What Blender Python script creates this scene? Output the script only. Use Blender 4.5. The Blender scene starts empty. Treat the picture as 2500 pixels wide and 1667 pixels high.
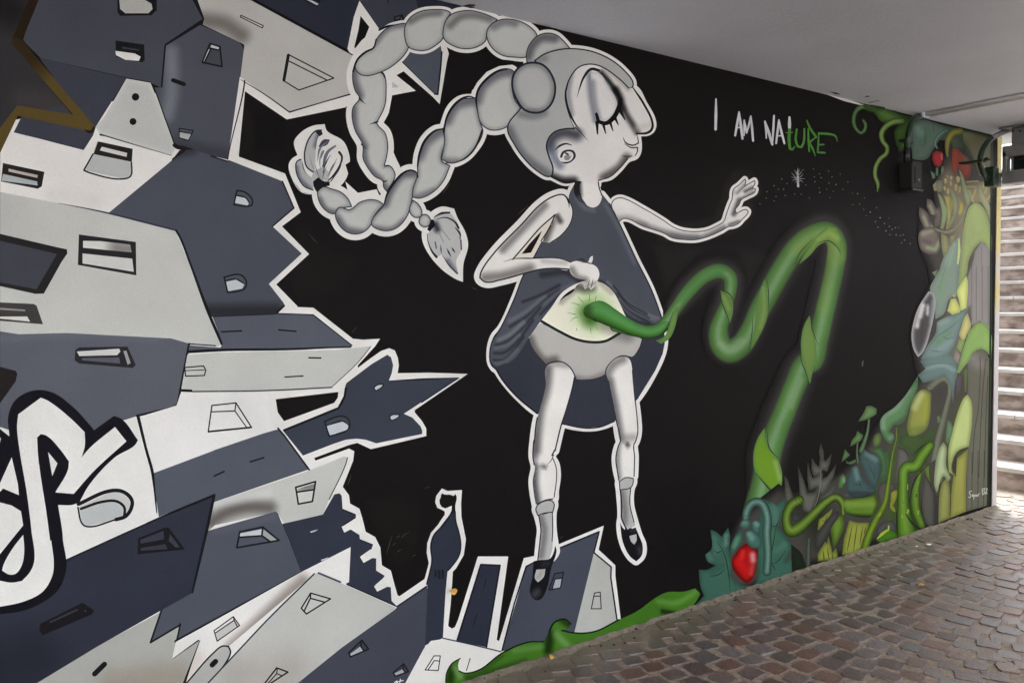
import bpy, bmesh, math, random
import numpy as np
from mathutils import Vector, Matrix
from mathutils.geometry import delaunay_2d_cdt

random.seed(7); RNG = np.random.default_rng(7)
scene = bpy.context.scene
COL = scene.collection

# ------------------------------------------------------------------ camera
# World: X runs along the underpass, Z up, the mural wall is the plane Y = 0.
CAM_R = np.array([[0.8077012763281093, -0.03604495677602674, 0.5884890902208447],
                  [-0.5894803863792497, -0.029954928666335583, 0.8072270909247071],
                  [-0.011468316882336743, -0.9989011279098694, -0.04544242916347232]])
WALL_D, EYE, FPX = 2.61, 1.45, 2000.0
cam_data = bpy.data.cameras.new('camera')
cam = bpy.data.objects.new('camera', cam_data); COL.objects.link(cam)
cam_data.sensor_width = 36.0
cam_data.lens = FPX / 2500.0 * 36.0
cam_data.clip_start = 0.05; cam_data.clip_end = 2000
right, down, fwd = CAM_R[:, 0], CAM_R[:, 1], CAM_R[:, 2]
m = Matrix(((right[0], -down[0], -fwd[0]), (right[1], -down[1], -fwd[1]), (right[2], -down[2], -fwd[2])))
cam.matrix_world = Matrix.Translation((0, -WALL_D, EYE)) @ m.to_4x4()
scene.camera = cam

# ------------------------------------------------------------------ sky and sun
SUN_EL, SUN_AZ = math.radians(42), math.radians(38)
world = bpy.data.worlds.new('World'); scene.world = world
world.use_nodes = True
wn = world.node_tree.nodes; wl = world.node_tree.links
bg = wn['Background']
sky = wn.new('ShaderNodeTexSky'); sky.sky_type = 'NISHITA'; sky.sun_disc = False
sky.sun_elevation = SUN_EL; sky.sun_rotation = SUN_AZ
sky.air_density = 1.0; sky.dust_density = 4.0; sky.ozone_density = 1.0
hs = wn.new('ShaderNodeHueSaturation'); hs.inputs['Saturation'].default_value = 0.18
wl.new(sky.outputs[0], hs.inputs['Color']); wl.new(hs.outputs[0], bg.inputs['Color'])
bg.inputs['Strength'].default_value = 0.15
sun_d = bpy.data.lights.new('sun', 'SUN'); sun = bpy.data.objects.new('sun', sun_d); COL.objects.link(sun)
sun_d.energy = 0.95; sun_d.angle = math.radians(25); sun_d.color = (0.98, 0.99, 1.0)
sdir = Vector((math.sin(SUN_AZ) * math.cos(SUN_EL), math.cos(SUN_AZ) * math.cos(SUN_EL), math.sin(SUN_EL)))
sun.rotation_euler = sdir.to_track_quat('Z', 'Y').to_euler()
vs = scene.view_settings
vs.view_transform = 'Standard'; vs.look = 'None'; vs.gamma = 1.0; vs.use_curve_mapping = False
vs.exposure = 2.56
scene.cycles.max_bounces = 12; scene.cycles.diffuse_bounces = 8; scene.cycles.glossy_bounces = 4
scene.cycles.use_denoising = True
scene.cycles.caustics_reflective = False; scene.cycles.caustics_refractive = False

# ------------------------------------------------------------------ materials
def lin(c):
    c = np.asarray(c, float) / 255.0
    return np.where(c <= 0.04045, c / 12.92, ((c + 0.055) / 1.055) ** 2.4)
def mat(name, col, rough=0.7, noise=0.0, scale=8.0, bump=0.0, bscale=60.0, metal=0.0, spec=0.5, attr=None, rand=0.0, detail=6.0, grain=0.0, gscale=300.0):
    M = bpy.data.materials.new(name); M.use_nodes = True
    n = M.node_tree.nodes; l = M.node_tree.links; b = n['Principled BSDF']
    b.inputs['Roughness'].default_value = rough; b.inputs['Metallic'].default_value = metal
    b.inputs['Specular IOR Level'].default_value = spec
    tc = n.new('ShaderNodeTexCoord')
    if attr:
        a = n.new('ShaderNodeAttribute'); a.attribute_name = attr; src = a.outputs['Color']
    else:
        rgb = n.new('ShaderNodeRGB'); rgb.outputs[0].default_value = (*col, 1); src = rgb.outputs[0]
    if noise:
        t = n.new('ShaderNodeTexNoise'); t.inputs['Scale'].default_value = scale; t.inputs['Detail'].default_value = detail
        l.new(tc.outputs['Object'], t.inputs['Vector'])
        mr = n.new('ShaderNodeMapRange'); mr.inputs[1].default_value = 0.25; mr.inputs[2].default_value = 0.75
        mr.inputs[3].default_value = 1 - noise; mr.inputs[4].default_value = 1 + noise
        l.new(t.outputs['Fac'], mr.inputs[0])
        mx = n.new('ShaderNodeMix'); mx.data_type = 'RGBA'; mx.blend_type = 'MULTIPLY'; mx.inputs[0].default_value = 1
        l.new(src, mx.inputs[6]); l.new(mr.outputs[0], mx.inputs[7]); src = mx.outputs[2]
    if grain:
        t = n.new('ShaderNodeTexNoise'); t.inputs['Scale'].default_value = gscale; t.inputs['Detail'].default_value = 3
        l.new(tc.outputs['Object'], t.inputs['Vector'])
        mr = n.new('ShaderNodeMapRange'); mr.inputs[1].default_value = 0.3; mr.inputs[2].default_value = 0.7
        mr.inputs[3].default_value = 1 - grain; mr.inputs[4].default_value = 1 + grain
        l.new(t.outputs['Fac'], mr.inputs[0])
        mx = n.new('ShaderNodeMix'); mx.data_type = 'RGBA'; mx.blend_type = 'MULTIPLY'; mx.inputs[0].default_value = 1
        l.new(src, mx.inputs[6]); l.new(mr.outputs[0], mx.inputs[7]); src = mx.outputs[2]
    if rand:
        oi = n.new('ShaderNodeObjectInfo'); mr = n.new('ShaderNodeMapRange')
        mr.inputs[3].default_value = 1 - rand; mr.inputs[4].default_value = 1 + rand
        l.new(oi.outputs['Random'], mr.inputs[0])
        mx = n.new('ShaderNodeMix'); mx.data_type = 'RGBA'; mx.blend_type = 'MULTIPLY'; mx.inputs[0].default_value = 1
        l.new(src, mx.inputs[6]); l.new(mr.outputs[0], mx.inputs[7]); src = mx.outputs[2]
    l.new(src, b.inputs['Base Color'])
    if bump:
        t = n.new('ShaderNodeTexNoise'); t.inputs['Scale'].default_value = bscale; t.inputs['Detail'].default_value = 8
        l.new(tc.outputs['Object'], t.inputs['Vector'])
        bp = n.new('ShaderNodeBump'); bp.inputs['Strength'].default_value = bump; bp.inputs['Distance'].default_value = 0.004
        l.new(t.outputs['Fac'], bp.inputs['Height']); l.new(bp.outputs[0], b.inputs['Normal'])
    return M

PAINT_GAIN = 0.885
M_PAINT = mat('mural_paint', None, rough=0.55, noise=0.09, scale=4.0, bump=0.45, bscale=150, detail=12, grain=0.04, gscale=230, attr='Col', spec=0.07)
M_WALL = mat('black_wall_paint', tuple(np.maximum(lin((24, 22, 22)) / PAINT_GAIN - 0.004, 0.002)), rough=0.55, noise=0.3, scale=3.5, bump=0.3, bscale=180, detail=12, spec=0.07)
M_PLAIN = mat('plain_wall_paint', (0.5, 0.49, 0.47), rough=0.75, noise=0.08, scale=3, bump=0.2, bscale=120)
M_CEIL = mat('ceiling_paint', (0.67, 0.72, 0.81), rough=0.62, noise=0.13, scale=0.9, bump=0.45, bscale=60, detail=10, grain=0.05, gscale=160)

# ------------------------------------------------------------------ object helpers
def link(o, parent=None):
    COL.objects.link(o)
    if parent is not None: o.parent = parent
    return o
def empty(name, parent=None, loc=(0, 0, 0)):
    o = bpy.data.objects.new(name, None); o.location = loc; o.empty_display_size = 0.05
    return link(o, parent)
def tag(o, label=None, cat=None, group=None, kind=None):
    if label: o['label'] = label
    if cat: o['category'] = cat
    if group: o['group'] = group
    if kind: o['kind'] = kind
    return o
def bm_obj(name, bm, material, parent=None, smooth=False):
    me = bpy.data.meshes.new(name); bm.normal_update(); bm.to_mesh(me); bm.free()
    me.materials.append(material)
    if smooth:
        for p in me.polygons: p.use_smooth = True
    return link(bpy.data.objects.new(name, me), parent)
def box(bm, x0, x1, y0, y1, z0, z1, bevel=0.0):
    r = bmesh.ops.create_cube(bm, size=1.0)
    vs_ = r['verts']
    for v in vs_:
        v.co = Vector(((x0 + x1) / 2 + v.co.x * (x1 - x0), (y0 + y1) / 2 + v.co.y * (y1 - y0), (z0 + z1) / 2 + v.co.z * (z1 - z0)))
    if bevel:
        es = {e for v in vs_ for e in v.link_edges}
        bmesh.ops.bevel(bm, geom=list(es), offset=bevel, segments=2, profile=0.5, affect='EDGES')
    return vs_
def pipe(bm, pts, r, seg=10, cap=True):
    pts = [Vector(p) for p in pts]; rings = []
    prev = None
    for i, p in enumerate(pts):
        d = (pts[min(i + 1, len(pts) - 1)] - pts[max(i - 1, 0)]).normalized()
        a = prev if prev is not None else (Vector((0, 0, 1)) if abs(d.z) < 0.9 else Vector((1, 0, 0)))
        u = (a - d * a.dot(d)).normalized(); w = d.cross(u); prev = u
        rr = r[i] if isinstance(r, (list, tuple)) else r
        rings.append([bm.verts.new(p + rr * (math.cos(t) * u + math.sin(t) * w)) for t in [2 * math.pi * k / seg for k in range(seg)]])
    for a, b in zip(rings, rings[1:]):
        for k in range(seg): bm.faces.new((a[k], a[(k + 1) % seg], b[(k + 1) % seg], b[k]))
    if cap:
        bm.faces.new(rings[0][::-1]); bm.faces.new(rings[-1])
# ------------------------------------------------------------------ mural painting kit
# Every painted figure is a thin sheet of paint on the wall plane.  Outlines are measured on
# the photograph and carried onto the wall plane (metres) by the wall's own perspective.
CROP = {'A': (0, 0, 3.92), 'B': (500, 0, 3.92), 'C': (0, 300, 3.92), 'D': (0, 650, 3.92), 'E': (0, 950, 3.92),
        'F': (0, 1267, 3.92), 'G': (400, 350, 3.92), 'H': (400, 700, 3.92), 'I': (500, 1050, 3.92), 'J': (400, 1267, 3.92),
        'L': (680, 280, 3.92), 'M': (900, 0, 3.92), 'N': (1150, 100, 3.92), 'O': (1100, 400, 3.92), 'P': (1100, 700, 3.92),
        'Q': (1150, 1050, 3.92), 'S': (950, 1267, 3.92), 'T': (1550, 500, 3.92), 'U': (1600, 850, 3.92), 'V': (1650, 1150, 3.92),
        'W': (1680, 200, 3.92), 'Y': (2050, 230, 5.8725), 'X': (2100, 230, 5.8725), 'b': (2100, 400, 5.8725), 'c': (2100, 650, 5.8725),
        'd': (2100, 900, 5.8725), 'e': (2100, 1100, 5.8725), 'f': (1900, 1050, 5.8725), 'g': (1600, 1267, 3.92),
        'k': (800, 800, 6.533), 'h': (1640, 400, 7.84), 'q': (1020, 1160, 13.067), 'n': (0, 0, 1.0)}
CUR = 'n'
def px(s, crop=None):
    """'B: 1,2 3,4 G: 5,6' -> measured points (photograph scale)."""
    global CUR
    if not isinstance(s, str): return np.asarray(s, float)
    out = []
    c = crop or CUR
    for tok in s.split():
        if tok.endswith(':'): c = tok[:-1]; continue
        x, y = tok.split(','); x0, y0, k = CROP[c]
        out.append((x0 + float(x) / k, y0 + float(y) / k))
    CUR = c
    return np.array(out)
def K(c):
    global CUR; CUR = c
def sc(v): return v / CROP[CUR][2]
def on_wall(P, eps):
    w = np.stack([P[:, 0] - 1250, P[:, 1] - 833.5, np.full(len(P), FPX)], 1) @ CAM_R.T
    t = (WALL_D - eps) / w[:, 1]
    return np.stack([t * w[:, 0], np.full(len(P), -eps), EYE + t * w[:, 2]], 1)
def catmull(P, closed, step=4.0, corner=60.0):
    n = len(P); out = []
    if n < 3: return P
    def tangent(i):
        if not closed and (i == 0 or i == n - 1): return None
        a, b, c = P[(i - 1) % n], P[i], P[(i + 1) % n]
        d1, d2 = b - a, c - b
        l1, l2 = np.hypot(*d1) + 1e-9, np.hypot(*d2) + 1e-9
        cosv = np.clip((d1 @ d2) / (l1 * l2), -1, 1)
        if math.degrees(math.acos(cosv)) > corner: return None
        t = d1 / l1 + d2 / l2
        return t / (np.hypot(*t) + 1e-9)
    T = [tangent(i) for i in range(n)]
    for i in range(n if closed else n - 1):
        p0, p1 = P[i], P[(i + 1) % n]; L = np.hypot(*(p1 - p0))
        t0, t1 = T[i], T[(i + 1) % n]
        ch = (p1 - p0) / (L + 1e-9)
        m0 = (ch if t0 is None else t0) * L; m1 = (ch if t1 is None else t1) * L
        k = max(1, int(L / step))
        for j in range(k):
            s = j / k
            out.append((2 * s**3 - 3 * s**2 + 1) * p0 + (s**3 - 2 * s**2 + s) * m0 + (-2 * s**3 + 3 * s**2) * p1 + (s**3 - s**2) * m1)
    if not closed: out.append(P[-1])
    return np.array(out)
def resample(P, closed, step):
    Q = np.vstack([P, P[:1]]) if closed else P
    out = []
    for a, b in zip(Q, Q[1:]):
        k = max(1, int(np.hypot(*(b - a)) / step))
        for j in range(k): out.append(a + (b - a) * j / k)
    if not closed: out.append(Q[-1])
    return np.array(out)
def seg_dist(P, L):
    """distance of points P to polyline L, with position along it and signed side"""
    if len(L) == 1: L = np.vstack([L, L + 1e-3])
    A, B = L[:-1], L[1:]
    d = B - A; LL = (d ** 2).sum(1) + 1e-12
    best = np.full(len(P), 1e18); par = np.zeros(len(P)); side = np.zeros(len(P))
    for i in range(len(A)):
        v = P - A[i]
        t = np.clip((v @ d[i]) / LL[i], 0, 1)
        w = v - t[:, None] * d[i]
        q = (w ** 2).sum(1); k = q < best
        best[k] = q[k]; par[k] = i + t[k]; side[k] = np.sign(d[i][0] * v[k, 1] - d[i][1] * v[k, 0])
    return np.sqrt(best), par, side
def inside(P, poly):
    x, y = P[:, 0], P[:, 1]; r = np.zeros(len(P), bool)
    for a, b in zip(poly, np.roll(poly, -1, 0)):
        c = (a[1] > y) != (b[1] > y)
        with np.errstate(divide='ignore', invalid='ignore'):
            r ^= c & (x < (b[0] - a[0]) * (y - a[1]) / (b[1] - a[1]) + a[0])
    return r
def grid_in(poly, h):
    lo, hi = poly.min(0), poly.max(0)
    gx = np.arange(lo[0] + h / 2, hi[0], h); gy = np.arange(lo[1] + h / 2, hi[1], h * 0.87)
    if not len(gx) or not len(gy): return np.zeros((0, 2))
    X, Y = np.meshgrid(gx, gy); X[1::2] += h / 2
    return np.stack([X.ravel(), Y.ravel()], 1)
def cdt(pts, faces):
    A2 = np.asarray(pts, float)
    ff = []
    for f in faces:
        q = A2[f]; x, y = q[:, 0], q[:, 1]
        ff.append(f if (x * np.roll(y, -1) - y * np.roll(x, -1)).sum() > 0 else f[::-1])
    faces = ff
    vs_, es, fs, _a, _b, src = delaunay_2d_cdt([Vector(p) for p in pts], [], faces, 1, 1e-4)
    V = np.array([(v.x, v.y) for v in vs_]).reshape(-1, 2)
    F = [f for f, o in zip(fs, src) if len(f) == 3 and len(o)]
    used = sorted({i for f in F for i in f}); mp = {u: i for i, u in enumerate(used)}
    return V[used] if used else np.zeros((0, 2)), [tuple(mp[i] for i in f) for f in F]
def cdt_poly(P, extra):
    n = len(P); pts = np.vstack([P, extra]) if len(extra) else P
    vs_, es, fs, *_r = delaunay_2d_cdt([Vector(p) for p in pts], [(i, (i + 1) % n) for i in range(n)], [], 0, 1e-4)
    V = np.array([(v.x, v.y) for v in vs_]).reshape(-1, 2)
    T = np.array([f for f in fs if len(f) == 3])
    T = T[inside(V[T].mean(1), P)]
    used, inv = np.unique(T, return_inverse=True)
    return V[used], [tuple(r) for r in inv.reshape(-1, 3).tolist()]
BK, WH, LG = (24, 22, 22), (219, 218, 214), (184, 187, 183)
SL, MS, DS, ND = (73, 77, 86), (88, 93, 103), (53, 57, 68), (45, 48, 59)
INK = (28, 28, 32)
EPS = [0.0006]; DEPS = 0.000004
def tint(P, C, sh):
    for st in sh:
        L = px(st[0]); r, col, a = sc(st[1]), np.array(st[2], float), st[3]
        if len(L) > 2: L = catmull(L, False, 6)
        d, _, _ = seg_dist(P, L)
        u = np.clip(1 - d / r, 0, 1); u = u * u * (3 - 2 * u) * a
        C = C * (1 - u[:, None]) + col * u[:, None]
    return C
class Paint:
    def __init__(s): s.V, s.F, s.C, s.n = [], [], [], 0
    def _add(s, V, F, C):
        if not len(V): return
        W = on_wall(V, EPS[0]); EPS[0] += DEPS
        s.V.append(W); s.C.append(np.maximum(lin(np.clip(C, 0, 255)) / PAINT_GAIN - 0.004, 0.002))
        for f in F:
            a, b, c = V[f[0]], V[f[1]], V[f[2]]
            ccw = (b[0] - a[0]) * (c[1] - a[1]) - (b[1] - a[1]) * (c[0] - a[0])
            g = f if ccw < 0 else (f[0], f[2], f[1])
            s.F.append(tuple(i + s.n for i in g))
        s.n += len(V)
    def fill(s, pts, col, sm=0, sh=(), rim=None, h=7.0, corner=60):
        """rim = (colour, width, strength): airbrushed edge"""
        P = px(pts)
        if sm: P = catmull(P, True, 5.0, corner)
        soft = bool(len(sh)) or rim is not None
        if soft: P = resample(P, True, h)
        g = np.zeros((0, 2))
        if soft:
            g = grid_in(P, h); g = g[inside(g, P)]
            if len(g):
                d, _, _ = seg_dist(g, np.vstack([P, P[:1]])); g = g[d > h * 0.4]
        V, F = cdt_poly(P, g)
        C = np.tile(np.array(col, float), (len(V), 1))
        if rim is not None and len(V):
            d, _, _ = seg_dist(V, np.vstack([P, P[:1]]))
            u = np.clip(1 - d / sc(rim[1]), 0, 1); u = (u * u * (3 - 2 * u) * rim[2])[:, None]
            C = C * (1 - u) + np.array(rim[0], float) * u
        if len(V): C = tint(V, C, sh)
        s._add(V, F, C)
        return s
    def line(s, pts, w, col=INK, sm=1, closed=False, taper=None, corner=60):
        """taper: (start, end) width factors, or list of widths per given point"""
        P = px(pts); w = sc(w)
        n0 = len(P)
        Q = catmull(P, closed, 4.0, corner) if (sm and n0 > 2) else P
        if closed: Q = np.vstack([Q, Q[:1]])
        if taper is not None and len(Q) < 12: Q = resample(Q, False, max(2.0, np.hypot(*(Q[-1] - Q[0])) / 12))
        s_ = np.r_[0, np.cumsum(np.hypot(*np.diff(Q, axis=0).T))]; s_ /= s_[-1] + 1e-9
        ww = np.full(len(Q), w)
        if taper is not None: ww = w * np.interp(s_, np.linspace(0, 1, len(taper)), taper)
        pts_, faces = [], []
        for i in range(len(Q)):
            r = max(ww[i] / 2, 0.15); k = 8 if r < 6 else 14
            b = len(pts_)
            pts_ += [Q[i] + r * np.array((math.cos(2 * math.pi * j / k + 0.2), math.sin(2 * math.pi * j / k + 0.2))) for j in range(k)]
            faces.append(list(range(b, b + k)))
            if i:
                d = Q[i] - Q[i - 1]; L = np.hypot(*d)
                if L < 1e-6: continue
                nn = np.array((-d[1], d[0])) / L
                r0 = max(ww[i - 1] / 2, 0.15); b = len(pts_)
                pts_ += [Q[i - 1] + nn * r0, Q[i - 1] - nn * r0, Q[i] - nn * r, Q[i] + nn * r]
                faces.append([b, b + 1, b + 2, b + 3])
        V, F = cdt(pts_, faces)
        s._add(V, F, np.tile(np.array(col, float), (len(V), 1)))
        return s
    def tube(s, pts, rad, prof, h=5.0, sh=(), ends=None):
        """soft round stem: prof = [(u, colour)...], u from -1 (one edge) over 0 (axis) to 1"""
        P = px(pts); k_ = CROP[CUR][2]; rad = [r / k_ for r in rad] if isinstance(rad, (list, tuple)) else [rad / k_] * len(P)
        if len(rad) != len(P): rad = np.interp(np.linspace(0, 1, len(P)), np.linspace(0, 1, len(rad)), rad).tolist()
        Q = catmull(P, False, 5.0, 120)
        s0 = np.r_[0, np.cumsum(np.hypot(*np.diff(P, axis=0).T))]; s1 = np.r_[0, np.cumsum(np.hypot(*np.diff(Q, axis=0).T))]
        R = np.interp(s1 / s1[-1], s0 / s0[-1], rad)
        pts_, faces = [], []
        for i in range(len(Q)):
            k = 16; b = len(pts_)
            pts_ += [Q[i] + R[i] * np.array((math.cos(2 * math.pi * j / k), math.sin(2 * math.pi * j / k))) for j in range(k)]
            faces.append(list(range(b, b + k)))
            if i:
                d = Q[i] - Q[i - 1]; nn = np.array((-d[1], d[0])) / (np.hypot(*d) + 1e-9); b = len(pts_)
                pts_ += [Q[i - 1] + nn * R[i - 1], Q[i - 1] - nn * R[i - 1], Q[i] - nn * R[i], Q[i] + nn * R[i]]
                faces.append([b, b + 1, b + 2, b + 3])
        g = grid_in(np.array(pts_), h)
        d, par, _ = seg_dist(g, Q); g = g[d < np.interp(par, np.arange(len(Q)), R) * 0.97]
        V, F = cdt(list(map(np.array, pts_)) + list(g), faces)
        d, par, side = seg_dist(V, Q)
        u = np.clip(d / np.interp(par, np.arange(len(Q)), R), 0, 1) * side
        us = [p[0] for p in prof]
        C = np.stack([np.interp(u, us, [p[1][c] for p in prof]) for c in range(3)], 1)
        if ends is not None:
            t = np.interp(par, np.arange(len(Q)), s1 / s1[-1])
            for (t0, t1, colr) in ends:
                k = np.clip((t - t0) / (t1 - t0), 0, 1)[:, None]; C = C * (1 - k) + np.array(colr, float) * k
        C = tint(V, C, sh)
        s._add(V, F, C)
        return s
    def build(s, name, parent, label=None, kind=None):
        V = np.vstack(s.V); C = np.vstack(s.C)
        me = bpy.data.meshes.new(name); me.from_pydata(V.tolist(), [], s.F); me.materials.append(M_PAINT)
        a = me.color_attributes.new('Col', 'FLOAT_COLOR', 'POINT')
        a.data.foreach_set('color', np.c_[C, np.ones(len(C))].astype(np.float32).ravel())
        o = link(bpy.data.objects.new(name, me), parent)
        return tag(o, label, kind=kind)
def level(mm):
    EPS[0] = mm / 1000.0
# ------------------------------------------------------------------ the underpass
WALL_X0, WALL_X1, CEIL = -6.0, 6.095, 2.56
ROOF_X0, ROOF_X1 = -5.0, 6.42
ROOF_Y = -3.9
HALF_R, STAIR_L = -9.0, 4.6           # added bounce wall, far side of the stair pit
STEP_X, RISE, RUN, NSTEP = 6.68, 0.1635, 0.3065, 20
TOP = RISE * NSTEP
def ray(x, y):
    w = CAM_R @ np.array([x - 1250, y - 833.5, FPX]); return w
def hit(x, y, axis, val):
    w = ray(x, y); o = np.array([0, -WALL_D, EYE]); t = (val - o[axis]) / w[axis]; return o + t * w

wall = empty('mural_wall', None, (0, 0, 0))
tag(wall, 'black underpass wall painted with a grey city, a girl and green plants', 'wall', kind='thing')
bm = bmesh.new(); box(bm, WALL_X0, WALL_X1 - 0.065, 0.0, 0.28, -0.02, CEIL)
bm_obj('wall_slab', bm, M_WALL, wall)
M_POST = mat('post_paint', (0.55, 0.52, 0.44), rough=0.7, noise=0.25, scale=3, bump=0.2)
n = M_POST.node_tree.nodes; l = M_POST.node_tree.links
_t = n.new('ShaderNodeTexNoise'); _t.inputs['Scale'].default_value = 2.2; _g = n.new('ShaderNodeNewGeometry'); _s = n.new('ShaderNodeSeparateXYZ'); l.new(_g.outputs['Position'], _s.inputs[0])
_m = n.new('ShaderNodeMath'); _m.operation = 'MULTIPLY_ADD'; _m.inputs[1].default_value = 0.9; l.new(_t.outputs['Fac'], _m.inputs[0])
_z = n.new('ShaderNodeMath'); _z.operation = 'MULTIPLY'; _z.inputs[1].default_value = -0.45; l.new(_s.outputs['Z'], _z.inputs[0]); l.new(_z.outputs[0], _m.inputs[2])
_r = n.new('ShaderNodeValToRGB'); _r.color_ramp.elements[0].position = 0.42; _r.color_ramp.elements[1].position = 0.6
_r.color_ramp.elements[0].color = (0.55, 0.47, 0.2, 1); _r.color_ramp.elements[1].color = (0.50, 0.48, 0.47, 1)
_c = n.new('ShaderNodeTexCoord'); l.new(_c.outputs['Object'], _t.inputs['Vector']); _o = n.new('ShaderNodeMath'); _o.operation = 'ADD'; _o.inputs[1].default_value = 0.72; l.new(_m.outputs[0], _o.inputs[0]); l.new(_o.outputs[0], _r.inputs['Fac'])
l.new(_r.outputs[0], n['Principled BSDF'].inputs['Base Color'])
bm = bmesh.new(); box(bm, WALL_X1 - 0.065, WALL_X1, -0.006, 0.283, -0.02, CEIL - 0.001, 0.003)
tag(bm_obj('corner_trim', bm, M_POST, wall), 'pale yellow and white painted edge strip')

bm = bmesh.new(); box(bm, ROOF_X0, ROOF_X1, ROOF_Y, STAIR_L + 0.3, CEIL, CEIL + 0.32)
tag(bm_obj('ceiling', bm, M_CEIL), kind='structure')
bm = bmesh.new(); box(bm, -14.3, 13.0, HALF_R - 0.3, HALF_R, -0.02, TOP)
M_PALE = mat('pale_bounce_render', (0.66, 0.685, 0.71), rough=0.85, noise=0.06, scale=1.5, bump=0.2)  # unseen wall, added pale to throw sunlight evenly back at the mural
tag(bm_obj('bounce_wall', bm, M_PALE), 'unseen pale wall across the open court, added to bounce daylight onto the mural', 'wall', kind='thing')
bm = bmesh.new(); box(bm, WALL_X1 - 0.3, WALL_X1 - 0.02, 0.285, STAIR_L, -0.02, CEIL - 0.001)
tag(bm_obj('landing_wall', bm, M_PLAIN), 'plain pale wall at the foot of the stairs behind the mural', 'wall', kind='thing')
bm = bmesh.new(); box(bm, WALL_X1 - 0.3, 13.0, STAIR_L + 0.001, STAIR_L + 0.3, -0.02, TOP)
tag(bm_obj('stair_side_wall', bm, M_PLAIN), 'plain pale retaining wall along the far side of the stairs', 'wall', kind='thing')
bm = bmesh.new(); box(bm, -14.3, WALL_X0 - 0.001, 2.5, 2.8, -0.02, TOP); box(bm, -14.3, -14.0, HALF_R + 0.001, 2.499, -0.02, TOP)
box(bm, WALL_X0 - 0.28, WALL_X0 - 0.002, 0.0, 2.499, -0.02, TOP)
tag(bm_obj('court_wall', bm, M_PLAIN), 'plain pale retaining wall round the sunken court behind the viewer', 'wall', kind='thing')

# ground at street level, one sheet with the stair pit and the court left open
M_GROUND = mat('street_ground', (0.2, 0.19, 0.18), rough=0.85, noise=0.15, scale=1.5, bump=0.2)
bm = bmesh.new()
xs = [-400, -14.3, ROOF_X0, ROOF_X1, STEP_X + RUN * (NSTEP - 1) + 0.27, 400]; ysv = [-400, HALF_R - 0.3, ROOF_Y, 2.8, STAIR_L + 0.3, 400]
gv = {(i, j): bm.verts.new((x, y, TOP + 0.004)) for i, x in enumerate(xs) for j, y in enumerate(ysv)}
for i in range(5):
    for j in range(5):
        if (i == 1 and j in (1, 2)) or (i == 2 and j == 1) or (i == 3 and j in (1, 2, 3)): continue
        bm.faces.new((gv[i, j], gv[i + 1, j], gv[i + 1, j + 1], gv[i, j + 1]))
tag(bm_obj('ground', bm, M_GROUND), kind='structure')

# ------------------------------------------------------------------ cobbled pavement
def dust_mat(name, col, rnd, attr=None, rough=0.5):
    """stone with dust gathering along the foot of the wall"""
    M = mat(name, col, rough=rough, noise=0.38, scale=55, bump=0.8, bscale=110, rand=rnd, attr=attr, spec=0.5)
    n = M.node_tree.nodes; l = M.node_tree.links; b = n['Principled BSDF']
    src = b.inputs['Base Color'].links[0].from_socket
    g = n.new('ShaderNodeNewGeometry'); sp = n.new('ShaderNodeSeparateXYZ'); l.new(g.outputs['Position'], sp.inputs[0])
    t = n.new('ShaderNodeTexNoise'); t.inputs['Scale'].default_value = 7; t.inputs['Detail'].default_value = 5
    l.new(g.outputs['Position'], t.inputs['Vector'])
    ad = n.new('ShaderNodeMath'); ad.operation = 'MULTIPLY_ADD'; ad.inputs[1].default_value = 0.42
    l.new(t.outputs['Fac'], ad.inputs[0]); l.new(sp.outputs['Y'], ad.inputs[2])
    mr = n.new('ShaderNodeMapRange'); mr.interpolation_type = 'SMOOTHSTEP'
    mr.inputs[1].default_value = -0.12; mr.inputs[2].default_value = 0.16; mr.inputs[4].default_value = 0.85
    l.new(ad.outputs[0], mr.inputs[0])
    mx = n.new('ShaderNodeMix'); mx.data_type = 'RGBA'; mx.inputs[7].default_value = (0.22, 0.18, 0.14, 1)
    l.new(mr.outputs[0], mx.inputs[0]); l.new(src, mx.inputs[6]); l.new(mx.outputs[2], b.inputs['Base Color'])
    return M
M_STONE = dust_mat('porphyry_cobble', None, 0.0, attr='Col', rough=0.42)
M_JOINT = dust_mat('cobble_joint_sand', (0.29, 0.225, 0.175), 0.0, rough=0.9)
bm = bmesh.new()
for f in ((( -14, HALF_R), (13.2, HALF_R), (13.2, STAIR_L), (-14, STAIR_L)),):
    bm.faces.new([bm.verts.new((x, y, -0.0042)) for x, y in f])
pave = tag(bm_obj('pavement', bm, M_JOINT), kind='structure')
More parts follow.
